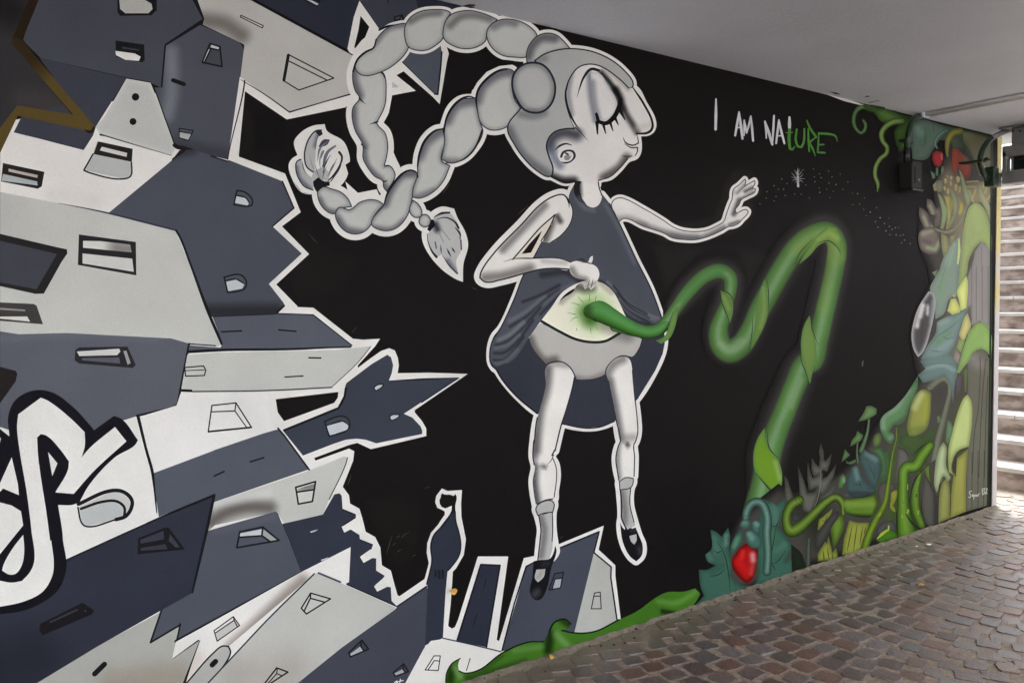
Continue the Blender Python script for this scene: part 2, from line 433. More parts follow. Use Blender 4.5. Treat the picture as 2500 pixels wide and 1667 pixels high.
def stone_mesh(sx, sy, seed):
    """one hewn cobble: uneven rounded rectangle, flat worn top"""
    rnd = random.Random(seed); out = []
    for cx_, cy_ in ((1, 1), (-1, 1), (-1, -1), (1, -1)):
        r = rnd.uniform(.12, .3); jx, jy = rnd.uniform(-.07, .07), rnd.uniform(-.07, .07)
        a = (cx_ * (1 + jx), cy_ * (1 - r + jy)); b_ = (cx_ * (1 - r + jx), cy_ * (1 + jy))
        out += [a, b_] if cx_ * cy_ > 0 else [b_, a]
        nx = (-1, -1, 1, 1)[((1, 1), (-1, 1), (-1, -1), (1, -1)).index((cx_, cy_))]
        out.append((0.0 if cx_ * cy_ > 0 else cx_ * (1 + rnd.uniform(-.05, .07)), cy_ * (1 + rnd.uniform(-.05, .07)) if cx_ * cy_ > 0 else 0.0))
    k = len(out); tx, ty = rnd.uniform(-.015, .015), rnd.uniform(-.015, .015)
    top = [(x * sx / 2 * .955, y * sy / 2 * .955, x * sx * tx + y * sy * ty) for x, y in out]
    mid = [(x * sx / 2 * .99, y * sy / 2 * .99, -.0022) for x, y in out]; low = [(x * sx / 2, y * sy / 2, -.016) for x, y in out]
    V = top + mid + low + [(0, 0, .0006)]; F = []
    for i in range(k):
        j = (i + 1) % k
        F += [(3 * k, i, j), (k + i, k + j, j, i), (2 * k + i, 2 * k + j, k + j, k + i)]
    return V, F
def stone_col():
    t = random.random()
    c = np.array((0.100, 0.080, 0.076)) if t < .55 else (np.array((0.122, 0.078, 0.066)) if t < .78 else np.array((0.104, 0.096, 0.098)))
    return c * random.uniform(.74, 1.22) * 1.35 * np.array((1.07, .97, .93))
proto = []
for i in range(24):
    V, F = stone_mesh(random.uniform(.093, .097), random.uniform(.088, .1), i)
    me = bpy.data.meshes.new('cobblestone'); me.from_pydata(V, [], F); me.materials.append(M_STONE)
    a = me.color_attributes.new('Col', 'FLOAT_COLOR', 'POINT'); c = stone_col()
    a.data.foreach_set('color', np.tile([*c, 1.0], len(V)).astype(np.float32)); proto.append(me)
stones = []
RAD, COLW = 1.15, 2 * 1.15 * math.sin(math.radians(35))
for cidx in range(-3, 8):
    yc = -0.62 - cidx * COLW; x0 = -4.6
    while x0 < 9.5:
        x0 += random.uniform(.1, .117); off = random.random(); ph = math.radians(-35.5) + off * .06
        wob = random.uniform(-.006, .006)
        while ph < math.radians(35.5):
            ln = random.uniform(.088, .122); a_ = ln / RAD; pm = ph + a_ / 2; ph += a_
            if pm > math.radians(35.8): break
            x = x0 + RAD * (math.cos(pm) - 0.82) + wob * math.sin(pm * 5); y = yc + RAD * math.sin(pm)
            if y > -0.05 and x < WALL_X1 + 0.02: continue
            if y > STAIR_L - .1 or y < HALF_R + .08 or x > STEP_X - 0.03 or x < -2.0: continue
            stones.append((x + random.uniform(-.005, .005), y, pm + random.uniform(-.09, .09), math.cos(pm), (ln - random.uniform(.012, .022)) / 0.095))
def project(p):
    w = CAM_R.T @ (np.array(p) - np.array([0, -WALL_D, EYE]))
    return (1250 + FPX * w[0] / w[2], 833.5 + FPX * w[1] / w[2], w[2])
vis, rest = [], []
for s_ in stones:
    u, v, d = project((s_[0], s_[1], 0))
    (vis if d > 0.2 and -60 < u < 2560 and -50 < v < 1750 else rest).append((d, s_))
vis.sort(key=lambda t: t[0])
def stone_matrix(s_):
    return Matrix.Translation((s_[0], s_[1], random.uniform(-.0035, .0015))) @ Matrix.Rotation(-s_[2] + math.pi / 2 + (math.pi if random.random() < .5 else 0), 4, 'Z') @ Matrix.Rotation(random.uniform(-.02, .02), 4, 'X') @ Matrix.Diagonal((s_[4], s_[3] * random.uniform(.88, 1.04), 1, 1))
for d, s_ in vis[:290]:
    o = bpy.data.objects.new('cobblestone', random.choice(proto)); o.matrix_world = stone_matrix(s_); link(o, pave)
VV, FF, CC, nb = [], [], [], 0
for d, s_ in vis[290:] + rest:
    V, F = stone_mesh(random.uniform(.093, .097), random.uniform(.088, .1), random.randrange(10 ** 6))
    M_ = np.array(stone_matrix(s_)); W = np.c_[np.array(V), np.ones(len(V))] @ M_.T
    VV.append(W[:, :3]); FF += [tuple(i + nb for i in f) for f in F]; CC.append(np.tile([*stone_col(), 1.0], (len(V), 1))); nb += len(V)
me = bpy.data.meshes.new('cobblestone_field'); me.from_pydata(np.vstack(VV).tolist(), [], FF); me.materials.append(M_STONE)
a = me.color_attributes.new('Col', 'FLOAT_COLOR', 'POINT'); a.data.foreach_set('color', np.vstack(CC).astype(np.float32).ravel())
tag(link(bpy.data.objects.new('cobblestone_field', me), pave), kind='stuff')

# ------------------------------------------------------------------ staircase
M_RISER = mat('stair_riser_stone', (0.29, 0.235, 0.2), rough=0.8, noise=0.35, scale=5, bump=0.3)
n = M_RISER.node_tree.nodes; l = M_RISER.node_tree.links; b = n['Principled BSDF']
src = b.inputs['Base Color'].links[0].from_socket       # dark run-off stains hanging from the slabs
tc = n.new('ShaderNodeTexCoord'); mp = n.new('ShaderNodeMapping'); mp.inputs['Scale'].default_value = (1, 3.5, 9)
t = n.new('ShaderNodeTexNoise'); t.inputs['Scale'].default_value = 1.6; t.inputs['Detail'].default_value = 6
rp = n.new('ShaderNodeValToRGB'); rp.color_ramp.elements[0].position = 0.36; rp.color_ramp.elements[0].color = (0.45, 0.41, 0.39, 1)
rp.color_ramp.elements[1].position = 0.56; rp.color_ramp.elements[1].color = (1, 1, 1, 1)
mx = n.new('ShaderNodeMix'); mx.data_type = 'RGBA'; mx.blend_type = 'MULTIPLY'; mx.inputs[0].default_value = 1
l.new(tc.outputs['Object'], mp.inputs[0]); l.new(mp.outputs[0], t.inputs['Vector']); l.new(t.outputs['Fac'], rp.inputs[0])
l.new(src, mx.inputs[6]); l.new(rp.outputs[0], mx.inputs[7]); l.new(mx.outputs[2], b.inputs['Base Color'])
M_TREAD = mat('stair_tread_stone', (0.36, 0.335, 0.31), rough=0.6, noise=0.2, scale=6, bump=0.2)
stairs = empty('staircase', None, (STEP_X, 0, 0))
tag(stairs, 'long flight of stone stairs climbing to daylight past the mural wall', 'staircase')
for k in range(NSTEP):
    x = k * RUN; z = RISE * (k + 1); wv = 0.002 * math.sin(k * 1.7)
    bm = bmesh.new(); box(bm, x + 0.02, x + RUN + 0.019, HALF_R + 0.002, STAIR_L - 0.002, max(z - RISE - 0.04, -0.01), z - 0.036)
    st = bm_obj('step', bm, M_RISER, stairs)
    cuts = [HALF_R + 0.002]
    while cuts[-1] < STAIR_L - 2.2: cuts.append(cuts[-1] + random.uniform(1.2, 1.9))
    cuts.append(STAIR_L - 0.002)
    for a_, c_ in zip(cuts, cuts[1:]):
        bm = bmesh.new(); box(bm, x + wv, x + RUN + 0.012, a_ + 0.002, c_ - 0.002, z - 0.035, z + random.uniform(-.002, .002), 0.005)
        bm_obj('tread_slab', bm, M_TREAD, st)

# wedge of grit swept against the foot of the wall
M_GRIT = mat('wall_foot_grit', (0.2, 0.165, 0.125), rough=0.95, noise=0.35, scale=40, bump=0.7, bscale=140)
bm = bmesh.new(); prev = None; x = -1.5
while x < WALL_X1 - 0.02:
    w = 0.018 + 0.03 * random.random() ** 2 + 0.015 * math.sin(x * 2.3) ** 2; hgt = 0.004 + 0.009 * random.random()
    cur = [bm.verts.new((x, -0.0066, hgt)), bm.verts.new((x, -w * .45, hgt * .55 + .0005)), bm.verts.new((x, -w, -0.004))]
    if prev:
        for a, b_, c_, d in ((prev[0], prev[1], cur[1], cur[0]), (prev[1], prev[2], cur[2], cur[1])): bm.faces.new((a, b_, c_, d))
    prev = cur; x += random.uniform(.015, .04)
tag(bm_obj('wall_foot_grit', bm, M_GRIT, pave), kind='stuff')
# ------------------------------------------------------------------ painted city
level(0.6)
def sheet(x0, x1, z0, z1, col, eps, name, parent):
    me = bpy.data.meshes.new(name); me.from_pydata([(x0, -eps, z0), (x1, -eps, z0), (x1, -eps, z1), (x0, -eps, z1)], [], [(0, 1, 2, 3)]); me.materials.append(M_PAINT)
    a = me.color_attributes.new('Col', 'FLOAT_COLOR', 'POINT'); cc = np.maximum(lin(col) / PAINT_GAIN - 0.004, 0.002)
    a.data.foreach_set('color', np.tile([*cc, 1.0], 4).astype(np.float32)); return link(bpy.data.objects.new(name, me), parent)
sheet(WALL_X0 + 0.01, WALL_X1 - 0.068, 0.0, CEIL - 0.002, BK, 0.0004, 'black_paint', wall)
# patches where the black was rolled over again, and scratches in it
for pts, col in (('B: 430,1060 700,1100 830,1300 700,1480 470,1450', (20, 19, 19)), ('B: 350,1000 430,1060 470,1450 360,1470', (31, 29, 26)), ('h: 800,1000 900,700 1000,350 1150,130 1500,120 1700,350 1740,560 1560,720 1600,900 1500,1150 1250,1320 900,1450 400,1568 -300,1500 -300,1150 200,1100 600,1040', (34, 32, 31)),
                 ('T: 300,850 450,650 620,480 800,420 980,450 1040,700 1030,900 1090,830 1300,520 1250,460 900,380 600,400 300,360 150,380 250,700', (32, 30, 29)), ('G: 1250,800 1400,780 1560,1000 1900,1100 1700,1400 1300,1500 1230,1400', (28, 26, 25)), ('I: 1500,700 1800,600 2100,800 2000,1200 1800,1350 1700,1100', (27, 25, 24)), ('n: 1560,1180 1700,1120 1800,1230 1740,1400 1600,1440', (21, 20, 20)), ('n: 1960,480 2100,470 2150,560 2110,700 2030,820 2000,700', (28, 27, 26))):
    Paint().fill(pts, col, sm=1, rim=(BK, 60, .7), h=9).build('rolled_patch', wall)
scf = Paint()
for ln in ('I: 1830,1030 1870,1005', 'I: 1880,1030 1915,995 1955,978', 'I: 1795,1100 1830,1075', 'I: 1835,1165 1880,1138', 'I: 1985,1205 2020,1188', 'I: 1370,520 1400,430', 'I: 1740,1180 1790,1010', 'I: 2100,555 2155,538', 'H: 1445,1160 1490,1050', 'H: 1800,440 1850,380', 'O: 640,490 740,400', 'O: 200,1180 260,1210', 'L: 1570,760 1640,660', 'Q: 855,1035 875,1010', 'n: 2105,895 2107,880', 'G: 1390,870 1470,960'): scf.line(ln, 4, (92, 90, 86), taper=(.3, 1, .4))
scf.build('scratch_marks', wall, kind='stuff')
city = empty('painted_city', wall)
tag(city, 'grey, white and slate painted houses tumbling in a heap')
Paint().fill('B: 340,740 810,1070 1450,890 1490,930 1345,1030 785,1145 385,875 325,1490 G: 720,130 1160,290 1310,660 1130,795 1390,1060 1075,1350 1280,1560 '
  'H: 1280,195 1430,200 1800,490 k: 400,175 560,190 835,175 760,290 480,600 480,640 680,490 850,370 980,325 1070,360 1120,480 1135,600 1115,725 1600,715 2235,735 1390,1310 1390,1350 1500,1480 1570,1600 '
  'I: 2120,0 2120,55 1590,180 1460,120 1380,140 1045,265 1060,290 1380,175 1430,200 1420,290 1320,540 1380,620 1390,700 1480,750 1510,850 1540,970 1630,1020 1680,1120 1695,1290 1780,1340 1840,1568 '
  'S: 60,640 80,725 100,735 340,570 380,420 360,320 365,230 400,130 530,-20 q: 640,1568 860,1250 860,1150 760,1090 620,1030 555,850 590,650 770,415 950,495 1410,465 1380,900 1390,1300 1440,1568 '
  'S: 700,20 735,190 715,340 640,470 610,500 590,800 565,1020 600,1045 630,1030 660,960 850,355 1140,355 1030,1150 1050,1165 1060,1140 1290,370 1390,350 1600,275 1620,240 2055,60 2005,290 2165,440 2165,540 2215,940 2215,1100 1000,1500 '
  'n: 0,1667 0,300', WH).build('white_outline', city)
Paint().fill('H: 1070,1075 1670,1005 1665,1060 1630,1110 1150,1285 1090,1200', BK).build('black_gap', city)

def building(draw, label=None):
    p = Paint(); draw(p); o = p.build('painted_building', city); return o
def window(parent, base=None, panes=(), lines=(), w=12, frame=None, name='painted_window'):
    """base=(pts,col) backing; panes=[(pts,col[,sh])]; lines=[pts...]; frame closed outline"""
    p = Paint()
    if base: p.fill(*base)
    for q in panes: p.fill(q[0], q[1], sh=q[2] if len(q) > 2 else ())
    if frame: p.line(frame, w, closed=True, sm=0)
    for ln in lines:
        if isinstance(ln, tuple): p.line(ln[0], ln[1], sm=ln[2] if len(ln) > 2 else 0)
        else: p.line(ln, w, sm=0)
    return p.build(name, parent)
PANE = (188, 193, 198)
# --- top left
K('A')
o = Paint().fill('0,0 330,0 165,380 830,1190 190,1050 0,1400', (50, 49, 51), sh=[('600,1030 250,950', 220, (70, 66, 66), .6), ('0,0 100,100', 300, (28, 27, 28), .8)]).build('painted_building', city)  # top-left corner painted darker to stand in for lens vignetting
b = Paint().fill('340,0 1850,0 1960,195 1590,440 1560,850 1450,800 1210,750 390,560 220,390', (70, 73, 81)).line('1850,-20 1960,190 1590,437 1555,840', 34, sm=0).line('390,565 840,668 1200,752 1440,796', 22, taper=(.3, .6, 1, .8)).build('painted_building', city)
window(b, ('1120,-30 1500,-30 1500,100 1450,150 1150,155 1125,120', INK), [('1140,-30 1330,-30 1450,40 1460,90 1420,130 1200,130 1150,90', (172, 173, 169))])
window(b, ('1105,390 1380,430 1385,580 1360,600 1110,545', INK), [('1105,490 1290,515 1345,545 1330,585 1200,575 1110,530', WH), ('1170,450 1330,475 1330,490 1170,468', (58, 58, 64))])
Paint().fill('380,560 1210,750 920,1210 890,1300 800,1440 380,1330 130,1270 220,1090 700,1000', (60, 63, 73)).build('painted_building', city)
b = Paint().fill('1210,755 1440,795 1690,1400 1640,1490 960,1290 915,1215 1000,1120', LG, rim=(WH, 60, .25)).line('1465,820 1560,1060 1680,1395', 26, taper=(.4, 1, .9)).line('960,1290 1300,1390 1640,1490', 14, col=(60, 66, 80), taper=(1.4, .7, .4)).build('painted_building', city)
window(b, ('1335,930 1323,957 1297,968 1270,957 1259,930 1270,903 1297,892 1323,903', INK))
window(b, ('1308,1165 1297,1190 1273,1200 1248,1190 1238,1165 1248,1140 1273,1130 1297,1140', INK))
b = Paint().fill('1590,440 1920,240 2340,430 2180,1530 1720,1420 1680,1390 1480,840 1555,840', (76, 79, 88), sh=[('1640,500 1640,900 1600,1100', 130, (118, 122, 130), .8), ('1700,1400 2150,1500', 160, (52, 53, 60), .7)]).line('1920,240 2300,410 2335,470 2180,1530', 16, taper=(.5, 1, .8, .5)).build('painted_building', city)
window(b, ('2010,420 2105,450 2125,640 1935,600', (70, 73, 80)), [('2022,432 2095,452 2090,482 2013,464', PANE), ('1998,475 2014,480 1955,592 1940,588', PANE)], ['2013,464 2090,482', '2014,480 1958,595'], 16, '2010,420 2105,450 2125,640 1935,600')
window(b, None, [], [('1655,770 1760,808', 40)])
window(b, ('1715,1230 1850,1250 1805,1345 1715,1320', (74, 77, 84)), [('1718,1265 1835,1285 1800,1340 1718,1318', (165, 168, 168))], ['1718,1262 1838,1283'], 10, '1715,1230 1850,1250 1805,1345 1715,1320')
# --- upper houses right of them
K('B')
b = Paint().fill('-70,0 430,0 1480,570 1480,880 810,1075 340,740 380,430 -20,240 -5,180', (180, 180, 175), sh=[('0,200 180,230 350,340', 150, (105, 102, 96), .85)]).line('345,765 580,910 810,1075', 13, taper=(.5, .8, 1)).line('810,1075 1130,980 1440,890', 16, taper=(1, .7, 1), col=(44, 48, 60)).build('painted_building', city)
window(b, ('800,525 1235,750 900,865 755,775', (182, 182, 177)), [], [('800,530 757,770', 30), '810,590 1170,770', '1180,770 1235,750'], 12, '800,525 1235,750 900,865 755,775')
window(b, ('345,150 560,250 550,270 340,165', (205, 205, 200)), [], [], 10, '345,150 560,250 550,270 340,165')
b = Paint().fill('430,-30 1490,-30 1490,10 1420,180 1372,480', (45, 48, 59)).build('painted_building', city)
window(b, ('925,-5 1112,-5 1080,70', INK), [('962,-5 1000,-5 1090,40 1075,55', PANE)])
b = Paint().fill('1480,-30 2030,-30 2065,80 2050,300 1700,330 1670,280 1485,20', (60, 63, 72)).line('1490,20 1670,285', 10).line('1745,-10 1757,32', 10).build('painted_building', city)
window(b, ('1808,160 1895,140 1920,215 1815,215', INK), [('1825,170 1870,160 1862,180 1830,190', (70, 72, 80)), ('1880,165 1895,195 1870,192', (70, 72, 80))])
Paint().fill('M: 440,-30 640,-5 960,75 1010,110 780,140 490,130', (41, 44, 55)).build('painted_building', city)
K('B')
Paint().fill('1480,10 1672,285 1640,400 1460,550 1385,505 1365,470 1425,170', WH).fill('1490,155 1575,260 1535,360 1500,390 1440,465 1430,455 1470,290', BK).build('painted_spike', city)
K('M')
Paint().fill('150,690 310,580 725,395 770,520 748,600 680,1000 620,935 335,685 265,722 452,872 230,915 160,930', WH, sm=0).fill('165,742 285,828 270,840 180,845', (182, 186, 190)).build('painted_spike', city)
Paint().fill('300,570 380,480 560,485 690,440 704,520 690,640 662,905 632,900', (76, 82, 92)).line('310,585 632,900', 9).line('700,500 690,640 662,905 632,902', 16).build('painted_building', city)
# --- middle left
K('C')
b = Paint().fill('140,95 800,262 900,120 1000,130 1640,320 1640,360 1040,862 560,772 0,665 0,350', WH, sh=[('500,700 900,760', 150, (205, 204, 200), .6)]).build('painted_building', city)
window(b, ('930,180 1262,250 1258,520 1200,540 800,455 890,300', (178, 181, 180)), [('938,178 1270,250 1262,375 895,300', (38, 36, 36)), ('975,230 1217,290 1211,327 955,265', (205, 203, 199))], [('890,300 802,455 860,480 1200,535 1250,510 1258,380', 15, 1)])
window(b, ('28,385 425,470 400,610 360,632 10,562', (40, 36, 36)), [('28,490 355,562 360,600 15,555', (165, 172, 172)), ('82,440 362,502 356,528 82,466', (180, 172, 168))])
Paint().line('A: 335,-30 215,260 165,385 330,600 860,1235', 92, (40, 32, 22), sm=0).build('painted_gold_line', city)
Paint().fill('A: 115,340 215,395 900,1200 870,1250 780,1240 170,1110 -10,1490 -10,1240 165,1010 700,1100 120,430', (86, 72, 37), sh=[('120,330 300,560', 330, (48, 38, 24), .95)]).build('painted_gold_line', city)
b = Paint().fill('C: 1640,365 1720,260 1850,255 2180,370 G: 620,160 1130,362 1245,620 1040,795 1320,1055 1005,1345 1150,1530 H: 1145,190 1080,252 470,285 440,285 C: 1690,1030 1040,862',
  (73, 77, 87), sh=[('H: 430,240 1080,230', 130, (38, 38, 42), .85), ('C: 1640,300 1850,260', 90, (45, 46, 50), .7)]).line('C: 1670,215 1700,235 1850,255', 40, sm=0, taper=(1, 1, .1)).line('C: 1760,265 1650,350', 40, taper=(.8, .3)).line('C: 2020,320 2180,370', 14).line('G: 1135,365 1245,620 1040,795', 14, sm=0).line('H: 1150,180 1080,250', 22).build('painted_building', city)
K('G')
window(b, ('700,450 775,465 850,540 845,590 810,605 670,590 690,470', (76, 79, 86)), [('685,505 780,525 815,570 800,595 675,570', PANE)], [('700,452 775,468 848,545 842,592 812,603 670,588 700,452', 15, 1), ('690,500 780,520 818,570', 12, 1)])
window(b, ('575,1280 730,1258 790,1320 775,1390 720,1415 610,1430', (76, 79, 86)), [('597,1325 690,1305 770,1350 750,1390 615,1415', PANE)], [('577,1280 730,1258 788,1320 775,1388 720,1412 612,1428 577,1280', 15, 1), ('590,1315 690,1300 772,1345', 12, 1)])
b = Paint().fill('C: 0,662 560,770 1040,868 1680,1030 D: 2125,745 2080,772 1800,740 1640,690 1000,665 640,640 180,650 0,625', (186, 188, 183), sh=[('C: 0,800 0,1100', 400, (172, 174, 170), .7)]).line('C: 560,770 800,815 1040,866 1680,1028', 20, col=(52, 56, 70), taper=(.2, .7, 1, .8)).line('C: 1685,1030 1720,1090 D: 1830,0 1990,430 2125,745', 30, taper=(.7, .7, 1, .9)).line('D: 2060,760 1810,742', 14, col=(60, 62, 70)).build('painted_building', city)
K('C')
window(b, ('C: 0,1062 545,1190 640,1210 645,1250 590,1330 D: 420,262 340,265 0,190', (38, 36, 36)), [('C: 0,1128 545,1255 D: 350,220 0,155', (64, 66, 74))])
K('C')
window(b, ('755,1068 1300,1140 1305,1460 745,1360', (40, 39, 41)), [('795,1130 960,1132 1245,1165 1260,1240 795,1195', (205, 204, 199), [('1120,1200 1250,1210', 150, (120, 117, 112), .9)]), ('790,1250 1265,1300 1280,1425 790,1345', (196, 197, 193))])
K('D')
window(b, ('0,345 320,360 350,375 412,555 0,522', (62, 60, 60)), [('0,482 260,480 288,530 0,500', (205, 204, 199)), ('0,398 240,415 240,430 0,415', (140, 138, 134))])
b = Paint().fill('0,622 180,650 640,638 1640,690 1812,740 1720,1200 1700,1320 1680,1345 1310,1432 600,1660 0,1700', (89, 92, 101), sh=[('0,700 500,660 1500,700', 70, (100, 103, 112), .5)]).line('1810,742 1722,1200 1700,1325 1640,1355 1310,1430', 22, sm=0).build('painted_building', city)
window(b, ('720,800 760,775 1220,768 1300,945 1270,972 1180,965 760,930 715,900', (42, 42, 46)), [('735,815 1140,788 1152,815 1120,850 760,858', (198, 199, 195)), ('785,878 1140,872 1150,930 785,900', (86, 88, 96)), ('1180,810 1210,808 1250,925 1222,942', (150, 150, 150))])
window(b, ('-20,955 150,1000 165,1030 150,1100 -20,1340', (37, 33, 33)))
b = Paint().fill('H: 465,285 1070,252 1430,268 1800,560 1790,585 560,612 235,635 245,560 540,582 565,545', (84, 88, 98)).line('235,622 560,605 1200,597 1795,572', 24, taper=(1.2, 1, .9, .4)).line('1070,255 1430,268 1800,560', 11, sm=0).line('470,283 1070,258', 16, col=(40, 42, 50)).build('painted_building', city)
window(b, None, [], [('552,431 745,422', 15)]); window(b, None, [], [('1100,412 1265,427', 15)])
b = Paint().fill('225,650 560,628 1640,604 1980,570 1860,720 1610,960 1000,992 270,1002 165,990', (187, 189, 184)).line('1980,572 1860,720 1610,958', 8, col=(70, 76, 92)).line('270,1002 1000,992 1605,962', 14, col=(62, 66, 76)).line('165,990 262,995', 26).build('painted_building', city)
window(b, None, [], [('200,772 380,757 400,795 390,848 208,855 200,772', 12, 0), ('212,802 385,795', 9)], 10)
window(b, None, [], [('1388,679 1503,681', 15)]); window(b, None, [], [('1158,863 1332,853', 13)])
b = Paint().fill('H: 160,1020 990,1000 1020,1250 1010,1385 700,1485 I: 80,190 0,222 E: 1480,797 1330,265 1690,155', (221, 221, 218), sh=[('H: 700,1100 900,1350', 160, (210, 211, 210), .5)]).build('painted_building', city)
K('H')
window(b, None, [], [('460,1135 690,1110 840,1345 425,1387 460,1135', 13, 0), ('450,1196 680,1187 690,1112', 12), ('680,1187 790,1342', 11), ('428,1385 830,1345', 18)])
K('E')
b = Paint().fill('0,360 600,560 1130,300 1320,275 1420,700 1505,1150 1490,1222 F: 1300,85 640,388 0,640', (220, 220, 216)).line('E: 1320,255 1400,580 1460,800 1500,1180', 32, taper=(1, .8, .9, .3)).build('painted_building', city)
K('E')
window(b, ('740,1130 1050,985 1180,965 1270,1040 1275,1120 1230,1200 1130,1250 820,1312 785,1290', (190, 190, 186)), [('775,1150 1000,1082 1120,1085 1180,1150 1160,1205 1100,1235 820,1306 785,1280', (180, 185, 185))], [('750,1098 1060,970 1180,980 1262,1060 1255,1140 1200,1215 1110,1245', 36, 1), ('775,1142 980,1075 1120,1072 1190,1130 1190,1210', 26, 1), ('745,1130 790,1290 830,1312 1110,1246', 16, 1)])
b = Paint().fill('E: 1475,800 2040,588 I: 90,190 560,30 700,-10 760,60 1000,372 90,687 E: 2050,1000 1520,1220 1490,1000', (81, 86, 96)).line('I: 700,-20 760,50 1000,378', 17, sm=0).build('painted_building', city)
K('I'); window(b, None, [], [('435,301 565,261', 16)]); window(b, None, [], [('90,437 184,394', 16)])
b = Paint().fill('k: 300,880 700,580 950,430 1010,470 1045,600 1020,730 975,845 2090,797 1215,1370 1350,1430 1480,1568 I: 2080,0 2080,35 1640,125 1540,90 1450,80 1350,90 1230,130 940,242 745,0 H: 1160,1380 1680,1150 1735,1050 k: 280,930', (57, 62, 73)).line('k: 975,848 1500,820 2085,797', 30, taper=(.4, 1, .3)).line('k: 2090,800 1500,1190', 16).line('H: 1150,1372 1672,1160 1730,1050 1742,970', 22, sm=0).build('painted_building', city)
K('H')
window(b, ('1540,1287 1690,1237 1750,1255 1782,1310 1770,1360 1580,1432', (66, 69, 76)), [('1556,1332 1710,1290 1765,1320 1760,1365 1592,1422', PANE)], [('1540,1287 1690,1237 1755,1255 1780,1310 1768,1358 1582,1430 1540,1287', 14, 1), ('1556,1328 1715,1285 1768,1322', 10, 1)])
K('k')
window(b, ('740,960 790,912 890,900 870,940 770,1005', PANE), [], [('738,955 790,912 892,900 868,942 768,1005 738,960', 18, 1)])
window(b, ('990,1430 1015,1395 1150,1385 1120,1430 1020,1478', PANE), [], [('988,1425 1015,1393 1152,1384 1120,1432 1018,1478 988,1430', 18, 1)])
b = Paint().fill('I: 90,690 1000,385 1330,250 1365,258 1350,320 1190,660 1130,805 760,890 690,780 100,905 30,965', (185, 187, 182), sh=[('60,880 200,790 400,735 620,740', 130, (96, 92, 88), .95), ('100,700 600,600', 80, (205, 207, 205), .5)]).line('1365,262 1350,320 1190,660', 10, col=(44, 48, 58)).build('painted_building', city)
window(b, ('870,545 1060,490 1030,680 895,705', (196, 197, 193)), [('885,560 1050,510 1040,568 888,590', (160, 158, 154), [('950,545 1040,530', 60, (110, 108, 104), .8)])], ['885,590 1040,568'], 17, '870,545 1060,490 1030,680 895,705')
b = Paint().fill('F: 350,1568 930,1215 1540,885 1440,1180 1715,1020 1650,1335 1910,1150 1890,1240 1760,1568', (166, 167, 161), sh=[('1100,1568 1700,1500', 260, (140, 128, 112), .55)]).line('1650,1335 1900,1152', 12, taper=(.4, 1.6)).build('painted_building', city)
window(b, None, [], [('905,1478 1000,1385', 50)])
b = Paint().fill('I: 30,960 680,775 700,792 740,897 925,1365 J: 1310,507 650,876 110,1172 152,1003 F: 1440,1182 1550,860 1840,700 1992,60', (77, 81, 91), sh=[('I: 100,960 650,830', 70, (90, 94, 104), .5)]).line('J: 1310,507 650,873 115,1167', 26, taper=(.5, 1, 1.2)).line('F: 1725,1000 1690,1170 1650,1330', 18, taper=(1, .8, .4)).line('F: 1545,870 1440,1178 1715,1015', 18, sm=0).build('painted_building', city)
K('I')
window(b, ('335,970 555,925 710,1052 305,1122', (78, 81, 90)), [('340,985 545,945 540,1002 335,1017', PANE), ('560,945 692,1050 640,1062 555,1002', (150, 152, 150))], ['335,1022 545,1008 555,930', '545,1008 630,1068'], 17, '335,970 555,925 710,1052 305,1122')
b = Paint().fill('E: 2050,1012 1500,1238 F: 640,388 0,600 0,1568 350,1568 930,1217 1540,872 1838,705 2000,30', (48, 51, 62), sh=[('F: 0,1400 300,1300', 500, (34, 36, 44), .7)]).line('E: 1400,1280 1500,1238 2050,1012', 24, sm=0, taper=(.3, 1, 1)).line('E: 2050,1012 F: 1985,80 1840,700', 28, sm=0, taper=(1, 1, .7)).line('F: 640,387 1250,110 1500,0', 15).build('painted_building', city)
K('F')
window(b, ('1320,180 1590,75 1620,85 1770,288 1315,335', (30, 29, 32)), [('1345,195 1565,110 1570,190 1345,232', (56, 58, 68)), ('1345,275 1580,238 1605,285 1350,300', (54, 56, 66)), ('1625,140 1720,265 1680,270 1615,205', (58, 60, 68))])
window(b, ('385,1000 790,795 900,870 880,908 410,1108 375,1060', (30, 28, 30)), [('470,980 740,855 745,870 480,992', (58, 60, 68)), ('800,865 830,880 820,888', (70, 72, 78))])
K('J')
b = Paint().fill('115,1172 650,877 1310,507 1788,265 1772,600 1740,615 1470,512 1440,522 200,1568 180,1568 240,1440 345,1160 330,1150 78,1335', (219, 218, 214), sh=[('1330,590 1050,850 650,1230', 120, (140, 130, 124), .9), ('200,1500 300,1350', 170, (205, 192, 184), .6)]).build('painted_building', city)
window(b, ('480,1065 665,930 725,1015 510,1165', (185, 184, 180)), [('480,1065 665,930 672,965 488,1090', (212, 212, 208))], ['488,1090 672,965 665,930', '672,965 705,1028'], 11, '480,1065 665,930 725,1015 510,1165')
window(b, ('200,1575 480,1270 560,1212 620,1215 640,1262 600,1360 420,1575', (172, 173, 168)), [], [('215,1568 480,1272 560,1212 618,1215 638,1265 600,1360 420,1575', 15, 1), ('462,1392 495,1358', 50)])
Paint().line('345,1158 240,1440 195,1568', 22, taper=(.3, .6, 1.2)).build('painted_line', city)
b = Paint().fill('1380,565 1435,522 1480,513 2215,840 2200,878 1700,1230 1280,1575 420,1575 1000,952', (182, 183, 178), sh=[('700,1500 1200,1450', 400, (160, 154, 146), .6)]).line('1480,513 1690,600', 18, col=(60, 66, 78)).line('1440,520 1000,952 700,1270 420,1568', 14, col=(40, 46, 60)).build('painted_building', city)
window(b, ('1405,705 1595,760 1365,905 1315,850', (186, 187, 182)), [], ['1402,755 1540,792', '1402,755 1345,872', '1405,705 1402,755'], 14, '1405,705 1595,760 1365,905 1315,850')
